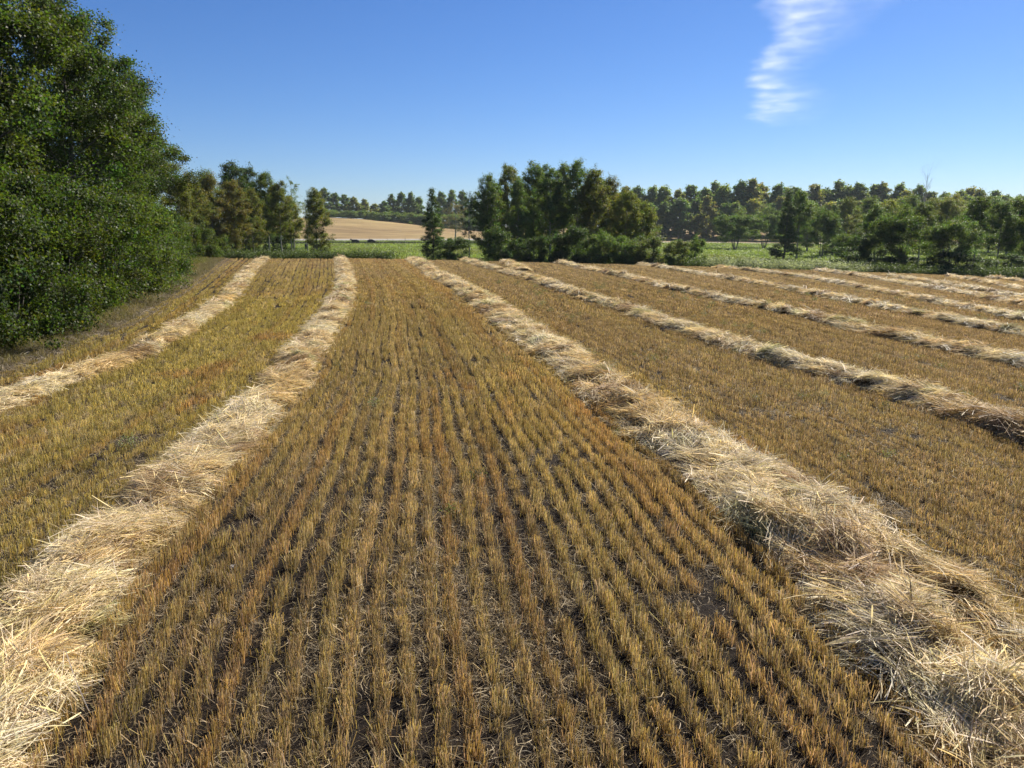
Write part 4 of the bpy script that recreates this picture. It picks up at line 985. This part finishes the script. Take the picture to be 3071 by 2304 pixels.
    ('wood_tree', 'far', 186.6, 363.83671307463624, 22.7, 5.45, 'fg', 'mid green tree on the far right wood skyline, 26th from its left end', 'trees of the far wood beyond the road at right'),
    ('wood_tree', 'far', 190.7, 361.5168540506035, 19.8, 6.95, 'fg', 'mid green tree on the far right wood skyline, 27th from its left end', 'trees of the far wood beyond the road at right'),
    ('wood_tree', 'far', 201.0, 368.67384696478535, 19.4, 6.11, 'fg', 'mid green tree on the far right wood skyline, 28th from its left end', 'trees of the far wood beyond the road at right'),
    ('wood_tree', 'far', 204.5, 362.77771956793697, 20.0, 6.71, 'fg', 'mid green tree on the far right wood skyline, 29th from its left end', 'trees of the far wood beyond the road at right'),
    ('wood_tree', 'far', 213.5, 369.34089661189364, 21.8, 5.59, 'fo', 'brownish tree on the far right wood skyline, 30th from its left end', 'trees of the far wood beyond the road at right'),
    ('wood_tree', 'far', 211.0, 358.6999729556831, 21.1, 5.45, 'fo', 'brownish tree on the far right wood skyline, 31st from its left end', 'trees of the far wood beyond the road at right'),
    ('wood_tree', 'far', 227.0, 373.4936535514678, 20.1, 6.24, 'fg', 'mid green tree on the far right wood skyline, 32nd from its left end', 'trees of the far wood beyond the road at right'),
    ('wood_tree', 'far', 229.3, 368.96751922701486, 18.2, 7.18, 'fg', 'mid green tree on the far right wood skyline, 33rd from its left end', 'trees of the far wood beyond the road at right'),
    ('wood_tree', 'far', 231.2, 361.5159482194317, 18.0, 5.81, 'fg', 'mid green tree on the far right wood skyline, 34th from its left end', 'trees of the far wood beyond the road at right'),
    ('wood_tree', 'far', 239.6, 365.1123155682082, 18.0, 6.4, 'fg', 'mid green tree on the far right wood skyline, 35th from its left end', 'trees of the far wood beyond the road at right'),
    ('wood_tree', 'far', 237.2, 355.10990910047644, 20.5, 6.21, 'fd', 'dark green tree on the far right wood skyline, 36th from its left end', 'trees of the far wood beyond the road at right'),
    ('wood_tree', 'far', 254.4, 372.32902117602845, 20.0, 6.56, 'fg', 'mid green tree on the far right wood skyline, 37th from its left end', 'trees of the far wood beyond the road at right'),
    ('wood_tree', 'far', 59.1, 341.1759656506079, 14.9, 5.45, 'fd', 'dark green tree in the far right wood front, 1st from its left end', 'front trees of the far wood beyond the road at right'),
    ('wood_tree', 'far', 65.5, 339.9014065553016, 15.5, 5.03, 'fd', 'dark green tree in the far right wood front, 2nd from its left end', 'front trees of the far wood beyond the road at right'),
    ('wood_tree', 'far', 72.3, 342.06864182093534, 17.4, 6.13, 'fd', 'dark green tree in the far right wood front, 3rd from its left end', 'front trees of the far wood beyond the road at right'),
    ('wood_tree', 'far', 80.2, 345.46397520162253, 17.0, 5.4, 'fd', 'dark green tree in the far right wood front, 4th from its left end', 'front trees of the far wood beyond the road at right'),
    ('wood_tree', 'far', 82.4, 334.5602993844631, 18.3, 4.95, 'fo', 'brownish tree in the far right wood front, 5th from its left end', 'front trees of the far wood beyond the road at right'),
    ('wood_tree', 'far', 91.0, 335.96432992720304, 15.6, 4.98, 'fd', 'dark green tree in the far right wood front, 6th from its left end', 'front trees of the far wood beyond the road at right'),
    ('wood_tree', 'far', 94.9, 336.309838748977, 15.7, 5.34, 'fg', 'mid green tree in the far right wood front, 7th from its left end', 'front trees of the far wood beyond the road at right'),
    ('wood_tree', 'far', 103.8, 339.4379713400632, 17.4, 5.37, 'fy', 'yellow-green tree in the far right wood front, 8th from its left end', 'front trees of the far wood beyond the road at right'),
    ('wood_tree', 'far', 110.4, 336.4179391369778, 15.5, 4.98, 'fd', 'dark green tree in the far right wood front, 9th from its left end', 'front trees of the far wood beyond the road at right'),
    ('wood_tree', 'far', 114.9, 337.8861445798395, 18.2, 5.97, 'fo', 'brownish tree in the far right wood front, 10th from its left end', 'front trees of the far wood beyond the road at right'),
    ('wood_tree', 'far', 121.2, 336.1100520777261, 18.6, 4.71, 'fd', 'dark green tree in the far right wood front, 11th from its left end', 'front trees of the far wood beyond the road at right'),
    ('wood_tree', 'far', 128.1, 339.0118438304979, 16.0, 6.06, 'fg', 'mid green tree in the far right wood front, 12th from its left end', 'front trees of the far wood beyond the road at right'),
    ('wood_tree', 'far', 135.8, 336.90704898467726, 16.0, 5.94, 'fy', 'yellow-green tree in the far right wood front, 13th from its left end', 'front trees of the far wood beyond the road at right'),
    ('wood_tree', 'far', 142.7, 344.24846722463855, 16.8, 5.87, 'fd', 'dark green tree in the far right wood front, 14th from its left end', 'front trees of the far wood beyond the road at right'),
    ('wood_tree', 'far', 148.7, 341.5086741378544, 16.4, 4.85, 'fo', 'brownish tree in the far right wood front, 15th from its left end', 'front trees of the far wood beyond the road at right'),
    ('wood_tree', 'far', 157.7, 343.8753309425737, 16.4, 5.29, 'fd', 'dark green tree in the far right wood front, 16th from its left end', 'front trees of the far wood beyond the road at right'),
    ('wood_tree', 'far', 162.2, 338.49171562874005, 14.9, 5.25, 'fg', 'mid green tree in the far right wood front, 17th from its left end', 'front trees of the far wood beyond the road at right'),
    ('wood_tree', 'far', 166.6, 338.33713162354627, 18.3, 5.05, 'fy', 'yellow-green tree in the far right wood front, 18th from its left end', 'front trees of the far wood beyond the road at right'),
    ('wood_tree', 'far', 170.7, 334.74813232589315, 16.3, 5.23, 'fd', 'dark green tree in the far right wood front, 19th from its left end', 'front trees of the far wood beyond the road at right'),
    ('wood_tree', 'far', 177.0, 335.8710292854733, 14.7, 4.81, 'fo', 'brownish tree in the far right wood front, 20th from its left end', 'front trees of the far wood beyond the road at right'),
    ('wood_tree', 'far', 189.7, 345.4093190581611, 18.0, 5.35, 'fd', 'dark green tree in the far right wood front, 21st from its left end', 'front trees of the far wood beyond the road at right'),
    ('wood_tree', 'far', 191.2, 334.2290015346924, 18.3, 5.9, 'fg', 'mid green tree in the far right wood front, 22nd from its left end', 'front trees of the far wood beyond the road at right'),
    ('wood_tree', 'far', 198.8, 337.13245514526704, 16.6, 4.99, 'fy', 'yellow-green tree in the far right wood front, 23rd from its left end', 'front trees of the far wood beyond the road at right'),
    ('wood_tree', 'far', 210.9, 345.39769464109827, 18.2, 5.51, 'fd', 'dark green tree in the far right wood front, 24th from its left end', 'front trees of the far wood beyond the road at right'),
    ('wood_tree', 'far', 211.0, 338.85258690242523, 15.4, 5.68, 'fo', 'brownish tree in the far right wood front, 25th from its left end', 'front trees of the far wood beyond the road at right'),
    ('wood_tree', 'far', 216.9, 337.98733119266063, 16.8, 5.2, 'fd', 'dark green tree in the far right wood front, 26th from its left end', 'front trees of the far wood beyond the road at right'),
    ('wood_tree', 'far', 228.4, 343.46024116959205, 17.1, 5.36, 'fg', 'mid green tree in the far right wood front, 27th from its left end', 'front trees of the far wood beyond the road at right'),
    ('wood_tree', 'far', 229.5, 338.40168595495334, 14.6, 5.37, 'fy', 'yellow-green tree in the far right wood front, 28th from its left end', 'front trees of the far wood beyond the road at right'),
    ('dead_tree', 'dead', 155.9, 300.0, 26.0, 3.59, 'gr', 'bare grey dead tree sticking up above the right wood', None),
]
def plant_trees():
    r = np.random.default_rng(77)
    cnt = {}
    for (name, kind, x, y, h, rad, tint, label, group) in TREES:
        i = cnt.get(kind, 0); cnt[kind] = i + 1
        tm, cm, Ht, Rd = PROTO[kind][i % VARIANTS[kind]]
        root = link(name, None, None, (x, y, gz(x, y)))
        root.rotation_euler = (0, 0, r.uniform(0, 6.28))
        k = rad / Rd * 1.08
        root.scale = (k, k, h / Ht)
        cat = 'bush' if 'bush' in name else 'tree'
        tag(root, label, cat, group)
        link('trunk', tm, root)
        if cm is not None:
            o = link('crown', cm, root)
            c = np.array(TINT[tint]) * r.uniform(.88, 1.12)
            o.color = (*c, 1)
plant_trees()

# ------------------------------------------------------------------ grass, weeds
def tuft_mesh(i, n, h, spread, w, lean=.35, mat=M_BLADE):
    r = np.random.default_rng(800 + i)
    t = np.array([0, .4, .75, 1.0])
    a = r.random(n) * 2 * np.pi; hh = h * r.uniform(.35, 1.1, n)
    c = r.normal(0, spread, (n, 2)); ln = np.abs(r.normal(0, lean, n)) * hh
    P = np.zeros((n, 4, 3))
    P[..., 0] = c[:, :1] + np.cos(a)[:, None] * ln[:, None] * t ** 2
    P[..., 1] = c[:, 1:] + np.sin(a)[:, None] * ln[:, None] * t ** 2
    P[..., 2] = hh[:, None] * t * (1 - .15 * t) - .02
    side = np.stack([-np.sin(a), np.cos(a), np.zeros(n)], -1)
    W = np.clip(r.normal(w, w * .3, n), w * .4, None)[:, None] * np.array([.8, 1, .7, .12])
    col = np.ones((n, 3)) * np.clip(r.normal(1, .25, n), .45, 1.6)[:, None]
    return ribbons(P, W, side, col, 'grass_tuft', mat)
C_TUFT = proto_collection('tall_tuft', [tuft_mesh(i, 46, .55, .16, .0055) for i in range(8)])
C_MEADOW = proto_collection('meadow_tuft', [tuft_mesh(20 + i, 60, .38, .55, .022, .5) for i in range(8)])
def weed_mesh(i, n=150):
    r = np.random.default_rng(900 + i)
    c = np.stack([r.normal(0, .28, n), r.normal(0, .28, n), np.abs(r.normal(.38, .22, n))], -1)
    a = r.normal(0, 1, (n, 3)); a /= np.linalg.norm(a, axis=1, keepdims=True)
    P = c[:, None] + a[:, None] * np.linspace(-.5, .5, 3)[None, :, None] * r.uniform(.08, .17, n)[:, None, None]
    side = np.cross(a, r.normal(0, 1, (n, 3))); side /= np.linalg.norm(side, axis=1, keepdims=True)
    W = np.ones((n, 1)) * np.array([[.006, .026, .004]])
    col = np.ones((n, 3)) * np.clip(r.normal(1, .25, n), .45, 1.6)[:, None]
    return ribbons(P, W, side, col, 'weed', M_BLADE)
C_WEED = proto_collection('leafy_weed', [weed_mesh(i) for i in range(6)])

def build_grass():
    r = np.random.default_rng(91)
    # verge along the left wood
    n = 9000
    y = 12 + 64 * r.random(n) ** .75; dd = r.gamma(3.0, 1.05, n)
    x = field_left(y) - .2 - dd
    k = r.random(n) < np.where(dd < 1.0, .6, 1.0) * (.35 + .9 * fnoise(x / 1.5, y / 3, 92, 2))
    x = x[k]; y = y[k]; dd = dd[k]; n = len(x)
    tint = np.array((.17, .165, .048)) * np.ones((n, 1))
    f = ss((fnoise(x / 1.6, y / 3, 93) - .45) * 5)[:, None]; tint = tint * (1 - f * .8) + np.array((.26, .19, .085)) * f * .8
    f = ss((dd - 2.2) / 2)[:, None] * .7; tint = tint * (1 - f) + np.array((.085, .115, .03)) * f
    tint = tint * np.clip(r.normal(1, .18, (n, 1)), .5, 1.5)
    rot = np.stack([np.zeros(n), np.zeros(n), r.random(n) * 6.283], -1)
    scl = (np.clip(.5 + dd * .28, .5, 1.7) * r.uniform(.6, 1.25, n))[:, None] * np.ones((1, 3))
    o = scatter('verge_grass', np.stack([x, y, ground_z(x, y)], -1), rot, scl, tint, C_TUFT)
    tag(o, 'tall yellow-green grass on the verge below the left poplars', 'grass', None, 'stuff')
    # flattened grey grass strip on the field side of the verge
    n = 5000
    y = 10 + 66 * r.random(n) ** .8; x = field_left(y) + .5 - r.gamma(2.2, .75, n)
    rot = np.stack([np.zeros(n), np.zeros(n), r.random(n) * 6.283], -1)
    scl = r.uniform(1.2, 2.6, (n, 1)) * np.ones((1, 3))
    tint = np.array((.34, .28, .20)) * np.clip(r.normal(.8, .25, (n, 1)), .3, 1.3)
    o = scatter('dead_grass', np.stack([x, y, ground_z(x, y)], -1), rot, scl, tint, C_LITTER)
    tag(o, 'flattened grey dead grass strip between stubble and left verge', 'dead grass', None, 'stuff')
    n = 4200
    y = 10 + 66 * r.random(n) ** .8; x = field_left(y) + .3 - r.gamma(2.4, .6, n)
    tint = np.where(r.random((n, 1)) < .5, np.array((.22, .17, .09)), np.array((.16, .14, .07))) * np.clip(r.normal(.9, .25, (n, 1)), .4, 1.5)
    o = scatter('dead_grass', np.stack([x, y, ground_z(x, y)], -1), np.stack([r.normal(0, .4, n), r.normal(0, .4, n), r.random(n) * 6.283], -1), r.uniform(.35, .75, (n, 1)) * np.ones((1, 3)), tint, C_TUFT)
    tag(o, 'short brown dead grass tufts on the strip between stubble and left verge', 'dead grass', None, 'stuff')
    # meadow
    n = 15000
    y = 78 + 205 * r.random(n) ** 1.25; x = (r.random(n) - .5) * 2 * (.70 * y + 6)
    k = (y > field_end(x) + np.where((x > -10) & (x < 22), 12.0, 1.0)) & (x > -45 - .25 * (y - 80))
    x = x[k]; y = y[k]; n = len(x)
    g = fnoise(x / 14, y / 26, 95)
    tint = np.array((.225, .280, .062)) * np.ones((n, 1))
    f = ss((g - .50) * 6)[:, None] * .7; tint = tint * (1 - f) + np.array((.20, .20, .065)) * f
    f = ss((.40 - g) * 6)[:, None] * .7; tint = tint * (1 - f) + np.array((.070, .115, .028)) * f
    tint = tint * np.clip(r.normal(1, .15, (n, 1)), .5, 1.5)
    rot = np.stack([np.zeros(n), np.zeros(n), r.random(n) * 6.283], -1)
    scl = (r.uniform(.8, 1.4, n) * (.8 + y / 220))[:, None] * np.array([[1, 1, .75]])
    o = scatter('meadow_grass', np.stack([x, y, ground_z(x, y)], -1), rot, scl, tint, C_MEADOW)
    tag(o, 'short green pasture grass beyond the stubble field', 'grass', None, 'stuff')
    # weeds along the far field edge
    n = 2600
    x = r.uniform(18, 66, n); x = np.where(r.random(n) < .12, r.uniform(-30, -12, n), x)
    y = field_end(x) + .4 + r.gamma(1.3, 3.0, n) * np.where(x > 18, 1.3, .5)
    silver = (x > 20) & (r.random(n) < .5 + .5 * vnoise(x / 4, y / 4, 97))
    tint = np.where(silver[:, None] & (x < 36)[:, None], np.array((.33, .35, .25)), np.array((.085, .115, .038))) * np.clip(r.normal(1, .2, (n, 1)), .5, 1.5)
    rot = np.stack([np.zeros(n), np.zeros(n), r.random(n) * 6.283], -1)
    scl = r.uniform(.55, 1.25, (n, 1)) * np.ones((1, 3))
    o = scatter('edge_weeds', np.stack([x, y, ground_z(x, y)], -1), rot, scl, tint, C_WEED)
    tag(o, 'silvery green leafy weeds along the far edge of the stubble field', 'weeds', None, 'stuff')
    n = 900
    y = 5 + 45 * r.random(n) ** .9; x = r.uniform(-9, 26, n)
    k = (np.abs(x) < .7 * y + 2) & (fnoise(x / 2.0, y / 3.0, 101, 2) > np.where(x > line_x('W3', y), .52, .64)) & (x > field_left(y) + .5); x = x[k]; y = y[k]; n = len(x)
    o = scatter('field_weeds', np.stack([x, y, ground_z(x, y)], -1), np.stack([np.zeros(n), np.zeros(n), r.random(n) * 6.283], -1), r.uniform(.16, .34, (n, 1)) * np.ones((1, 3)),
                np.array((.15, .165, .085)) * np.clip(r.normal(1, .25, (n, 1)), .5, 1.6), C_WEED)
    tag(o, 'small grey-green weeds growing between the stubble rows', 'weeds', None, 'stuff')
    # dark sedge along the ditch before the road
    n = 1500
    x = r.uniform(-150, 20, n); y = 236 + .03 * x + r.normal(0, 1.6, n)
    k = fnoise(x / 9, y * 0, 98) > .36; x = x[k]; y = y[k]; n = len(x)
    tint = np.array((.035, .042, .018)) * np.clip(r.normal(1, .2, (n, 1)), .5, 1.5)
    o = scatter('ditch_sedge', np.stack([x, y, ground_z(x, y)], -1), np.stack([np.zeros(n), np.zeros(n), r.random(n) * 6.283], -1),
                r.uniform(1.0, 2.0, (n, 1)) * np.array([[1.4, 1, 1.5]]), tint, C_MEADOW)
    tag(o, 'dark low sedge line along the ditch behind the cattle', 'sedge', None, 'stuff')
build_grass()

# ------------------------------------------------------------------ fences
def fence(path, step, h, label, hmul=1.0):
    root = link('wire_fence', None, None, (path[0][0], path[0][1], gz(*path[0])))
    pm = MB(); pm.tube([(0, 0, -.3), (0, 0, h * .5), (0, 0, h)], [.075, .07, .06], 6); pm.box((0, 0, h), (.09, .09, .02))
    pme = pm.mesh('post', M_POST)
    p = np.array(path, float); seg = np.linalg.norm(np.diff(p, axis=0), axis=1); cs = np.concatenate([[0], np.cumsum(seg)])
    r = np.random.default_rng(int(cs[-1]))
    D = np.arange(0, cs[-1], step); pts = []
    for dd in D:
        x = float(np.interp(dd, cs, p[:, 0])); y = float(np.interp(dd, cs, p[:, 1])); z = gz(x, y)
        o = link('post', pme, root, (x - root.location.x, y - root.location.y, z - root.location.z))
        o.rotation_euler = (r.normal(0, .06), r.normal(0, .06), r.random() * 6); o.scale = (1, 1, r.uniform(.85, 1.15))
        pts.append((x - root.location.x, y - root.location.y, z - root.location.z))
    for hh in (.45, .8, 1.12):
        w = MB(); w.tube([(a, b, c + hh * h / 1.25) for a, b, c in pts], [.006] * len(pts), 3)
        link('wire', w.mesh('wire', M_POST), root)
    tag(root, label, 'fence')
fence([(36, 94), (48, 91), (58, 89), (70, 88)], 2.1, 1.3, 'wire fence with weathered posts below the right meadow trees')
fence([(-120, 262), (-60, 264), (10, 268)], 6.0, 1.4, 'post and wire fence in front of the gravel road at left')
fence([(50, 300 - 30), (140, 276), (240, 284)], 7.0, 1.4, 'post and wire fence along the road before the right wood')

# ------------------------------------------------------------------ utility pole
def utility_pole(x, y, label):
    z = gz(x, y)
    root = link('utility_pole', None, None, (x, y, z))
    m = MB(); m.tube([(0, 0, -.5), (0, 0, 5), (0, 0, 10.2)], [.17, .145, .11], 8); link('pole', m.mesh('pole', M_POST, True), root)
    m = MB(); m.box((0, 0, 9.6), (2.2, .12, .14)); link('crossarm', m.mesh('crossarm', M_POST), root)
    for dx in (-.95, 0, .95):
        m = MB(); m.tube([(dx, 0, 9.66), (dx, 0, 9.75), (dx, 0, 9.86)], [.03, .07, .04], 6); link('insulator', m.mesh('insulator', M_DEADWOOD, True), root)
    tag(root, label, 'utility pole')
utility_pole(116.0, 306.0, 'wooden utility pole with crossarm before the dark far wood at right')

# ------------------------------------------------------------------ unidentified white speck among the right trees, built as a shed
def shed(x, y):
    z = gz(x, y)
    root = link('shed', None, None, (x, y, z)); root.rotation_euler = (0, 0, .3)
    wm = plain_mat('white_boards', (.70, .69, .66), (.80, .79, .76), 3.0, .6)
    rm = plain_mat('shed_roof', (.30, .30, .31), (.42, .42, .43), 4.0, .5)
    m = MB(); m.box((0, 0, 1.3), (3.6, 3.2, 2.6)); link('wall', m.mesh('wall', wm), root)
    V = [(-2.1, -1.6, 2.603), (-2.1, 1.6, 2.603), (-2.1, 0, 3.5), (2.1, -1.6, 2.603), (2.1, 1.6, 2.603), (2.1, 0, 3.5)]
    g = mesh_np('gable', V, [[0, 2, 1, 1], [3, 4, 5, 5]], wm); g.validate(); link('gable', g, root)
    for s in (-1, 1):
        m = MB(); m.box((0, s * .95, 3.11), (4.7, 2.25, .07), 0, -s * .51); link('roof', m.mesh('roof', rm), root)
    m = MB(); m.box((.4, -1.625, 1.0), (.95, .05, 2.0)); link('door', m.mesh('door', rm), root)
    tag(root, 'unidentified pale speck among the right trees, made up as a small white shed', 'shed')
shed(163.0, 305.0)

# ------------------------------------------------------------------ cattle
M_COW = plain_mat('black_hide', (.010, .009, .008), (.026, .022, .018), 4.0, .6)
def cow(x, y, rz, graze, label):
    V = [(0, 0, 1.08), (.45, 0, 1.10), (.85, 0, 1.13), (-.45, 0, 1.08), (-.82, 0, 1.16)]
    R = [(.40, .44), (.38, .42), (.30, .36), (.38, .42), (.27, .30)]
    E = [(0, 1), (1, 2), (0, 3), (3, 4)]
    def chain(start, pts, rr):
        last = start
        for p, q in zip(pts, rr):
            V.append(p); R.append((q, q)); E.append((last, len(V) - 1)); last = len(V) - 1
    if graze: chain(2, [(1.15, 0, .95), (1.38, 0, .55), (1.50, 0, .28), (1.60, 0, .10)], [.22, .17, .13, .08])
    else: chain(2, [(1.15, 0, 1.30), (1.38, 0, 1.45), (1.60, 0, 1.38), (1.82, 0, 1.28)], [.21, .17, .14, .09])
    for s in (-1, 1):
        chain(2, [(.78, .20 * s, .72), (.76, .21 * s, .40), (.78, .21 * s, .05)], [.13, .075, .06])
        chain(4, [(-.72, .20 * s, .78), (-.86, .21 * s, .42), (-.80, .21 * s, .05)], [.16, .08, .06])
    chain(4, [(-1.05, 0, 1.12), (-1.10, 0, .75), (-1.10, 0, .45)], [.05, .03, .04])
    me = bpy.data.meshes.new('cow'); me.from_pydata(V, E, []); me.update(); me.materials.append(M_COW)
    o = link('cow', me, None, (x, y, gz(x, y)))
    o.rotation_euler = (0, 0, rz)
    sk = o.modifiers.new('skin', 'SKIN'); sk.use_smooth_shade = True
    for v, rr in zip(me.skin_vertices[0].data, R): v.radius = rr
    me.skin_vertices[0].data[0].use_root = True
    sb = o.modifiers.new('sub', 'SUBSURF'); sb.levels = 1; sb.render_levels = 1
    for s in (-1, 1):
        hp = np.array((1.40, .16 * s, .62) if graze else (1.40, .17 * s, 1.55))
        m = MB(); m.tube([hp, hp + (-.02, .10 * s, .0), hp + (-.04, .20 * s, -.03)], [.02, .05, .01], 5)
        link('ear', m.mesh('ear', M_COW, True), o)
    tag(o, label, 'cow', 'black cattle in the meadow')
cow(-41.5, 168.0, 2.6, True, 'black cow just right of the lone aspen trunk, closest of the cattle')
cow(-44.5, 170.0, 1.9, True, 'black cow half hidden left of the lone aspen trunk')
cow(-45.3, 228.0, 3.1, False, 'black cow standing in the open meadow before the ditch')
cow(-41.5, 231.0, .2, True, 'black cow grazing just right of the standing one in open meadow')

# ------------------------------------------------------------------ stone in the stubble
def stone(x, y, s, label):
    r = np.random.default_rng(5)
    u = np.linspace(0, 2 * np.pi, 13)[:-1]; v = np.linspace(-np.pi / 2, np.pi / 2, 8)
    P = []
    for b in v:
        for a in u:
            k = 1 + .12 * math.sin(a * 2 + b) + r.normal(0, .03)
            P.append((math.cos(b) * math.cos(a) * s * k, math.cos(b) * math.sin(a) * s * .8 * k, math.sin(b) * s * .6 * k))
    F = [[i * 12 + j, i * 12 + (j + 1) % 12, (i + 1) * 12 + (j + 1) % 12, (i + 1) * 12 + j] for i in range(7) for j in range(12)]
    o = link('stone', mesh_np('stone', P, F, plain_mat('pale_stone', (.34, .31, .27), (.50, .47, .42), 20.0, .8), None, True), None, (x, y, gz(x, y) + s * .45))
    tag(o, label, 'stone')
stone(-3.1, 8.05, .055, 'small pale stone lying in the stubble right of the left windrow')

# ------------------------------------------------------------------ cirrus streak high over the right wood
def cirrus():
    D = 20000.0
    m, nt, out = new_mat('cirrus')
    tc = nt.nodes.new('ShaderNodeTexCoord')
    sep = nt.nodes.new('ShaderNodeSeparateXYZ'); L(nt, tc.outputs['Object'], sep.inputs[0])   # -1..1 in the box
    vz = N(nt, 'ShaderNodeMath', operation='MULTIPLY_ADD'); L(nt, sep.outputs['Z'], vz.inputs[0]); vz.inputs[1].default_value = .5; vz.inputs[2].default_value = .5
    def curve(pts):
        f = nt.nodes.new('ShaderNodeFloatCurve'); cu = f.mapping.curves[0]
        while len(cu.points) < len(pts): cu.points.new(.5, .5)
        for q, (a, b) in zip(cu.points, pts): q.location = (a, b)
        f.mapping.update(); L(nt, vz.outputs[0], f.inputs['Value']); return f.outputs[0]
    # left rim and width of the streak from bottom (0) to top (1), in units of half the box
    rim = curve([(0, .30), (.06, .24), (.12, .22), (.20, .235), (.28, .20), (.36, .235), (.46, .27), (.56, .29), (.64, .26), (.74, .235), (.84, .30), (.93, .36), (1, .44)])
    wid = curve([(0, .16), (.10, .30), (.20, .30), (.30, .24), (.40, .26), (.50, .34), (.60, .40), (.72, .60), (.85, .66), (1, .50)])
    def stretched(scl, det, dist=0.0, rough=.6):
        n_ = nt.nodes.new('ShaderNodeTexNoise'); n_.inputs['Scale'].default_value = 1.0; n_.inputs['Detail'].default_value = det
        n_.inputs['Distortion'].default_value = dist; n_.inputs['Roughness'].default_value = rough
        mp = nt.nodes.new('ShaderNodeMapping'); mp.inputs['Scale'].default_value = scl; mp.inputs['Rotation'].default_value = (0, math.radians(-4), 0)
        L(nt, tc.outputs['Object'], mp.inputs['Vector']); L(nt, mp.outputs[0], n_.inputs['Vector'])
        return n_.outputs['Fac']
    w1 = stretched((.8, .3, 5.0), 2); w2 = stretched((1.5, .3, 46.0), 3)
    xs = N(nt, 'ShaderNodeMath', operation='MULTIPLY_ADD'); L(nt, sep.outputs['X'], xs.inputs[0]); xs.inputs[1].default_value = .5; xs.inputs[2].default_value = .36
    xv = N(nt, 'ShaderNodeMath', operation='MULTIPLY_ADD'); L(nt, w1, xv.inputs[0]); xv.inputs[1].default_value = .12; L(nt, xs.outputs[0], xv.inputs[2])
    xw = N(nt, 'ShaderNodeMath', operation='MULTIPLY_ADD'); L(nt, w2, xw.inputs[0]); xw.inputs[1].default_value = .16; L(nt, xv.outputs[0], xw.inputs[2])
    dx = N(nt, 'ShaderNodeMath', operation='SUBTRACT'); L(nt, xw.outputs[0], dx.inputs[0]); L(nt, rim, dx.inputs[1])
    q = N(nt, 'ShaderNodeMath', operation='DIVIDE'); L(nt, dx.outputs[0], q.inputs[0]); L(nt, wid, q.inputs[1])
    prof = ramp(nt, q.outputs[0], [(0, (0, 0, 0)), (.20, (.85, .85, .85)), (.36, (.5, .5, .5)), (.58, (.2, .2, .2)), (1, (0, 0, 0))])
    f1 = stretched((2.4, .4, 44.0), 6, .6, .65); f2 = stretched((5.0, .4, 14.0), 4, .4)
    fr = mixc(nt, 1.0, ramp(nt, f1, [(.38, (.02, .02, .02)), (.66, (1, 1, 1))]), ramp(nt, f2, [(.30, (.12, .12, .12)), (.62, (1, 1, 1))]), 'MULTIPLY')
    def smooth_edge(sock, a, b, c_, d_):
        return ramp(nt, sock, [(a, (0, 0, 0)), (b, (1, 1, 1)), (c_, (1, 1, 1)), (d_, (0, 0, 0))])
    ez = smooth_edge(vz.outputs[0], .02, .12, .86, .99)
    yy = N(nt, 'ShaderNodeMath', operation='MULTIPLY_ADD'); L(nt, sep.outputs['Y'], yy.inputs[0]); yy.inputs[1].default_value = .5; yy.inputs[2].default_value = .5
    ey = smooth_edge(yy.outputs[0], .02, .4, .6, .98)
    c = mixc(nt, 1.0, mixc(nt, 1.0, mixc(nt, 1.0, prof, fr, 'MULTIPLY'), ez, 'MULTIPLY'), ey, 'MULTIPLY')
    dens = N(nt, 'ShaderNodeMath', operation='MULTIPLY'); L(nt, c, dens.inputs[0]); dens.inputs[1].default_value = .0019
    pv = nt.nodes.new('ShaderNodeVolumePrincipled'); pv.inputs['Color'].default_value = (1, 1, 1, 1); pv.inputs['Anisotropy'].default_value = .35
    L(nt, dens.outputs[0], pv.inputs['Density']); L(nt, pv.outputs[0], out.inputs['Volume'])
    mb = MB(); mb.box((0, 0, 0), (2, 2, 2))
    o = link('cirrus_cloud', mb.mesh('cirrus_cloud', m))
    az = math.radians(21.0)
    o.location = (math.sin(az) * D, math.cos(az) * D, 4150.0)
    o.rotation_euler = (0, 0, -az)
    o.scale = (3000.0, 500.0, 1950.0)
    tag(o, 'wispy white cirrus streak in the blue sky at upper right', 'cloud', None, 'stuff')
cirrus()

# ------------------------------------------------------------------ the air over the fields
def haze():
    m, nt, out = new_mat('haze')
    pv = nt.nodes.new('ShaderNodeVolumePrincipled')
    pv.inputs['Color'].default_value = (0.80, 0.90, 1.0, 1); pv.inputs['Density'].default_value = 0.00009; pv.inputs['Anisotropy'].default_value = 0.2
    L(nt, pv.outputs[0], out.inputs['Volume'])
    mb = MB(); mb.box((0, 2000, 16), (8000, 5600, 56))
    o = link('haze', mb.mesh('haze', m))
    tag(o, 'thin bluish haze in the air over the fields and woods', 'haze', None, 'stuff')
haze()
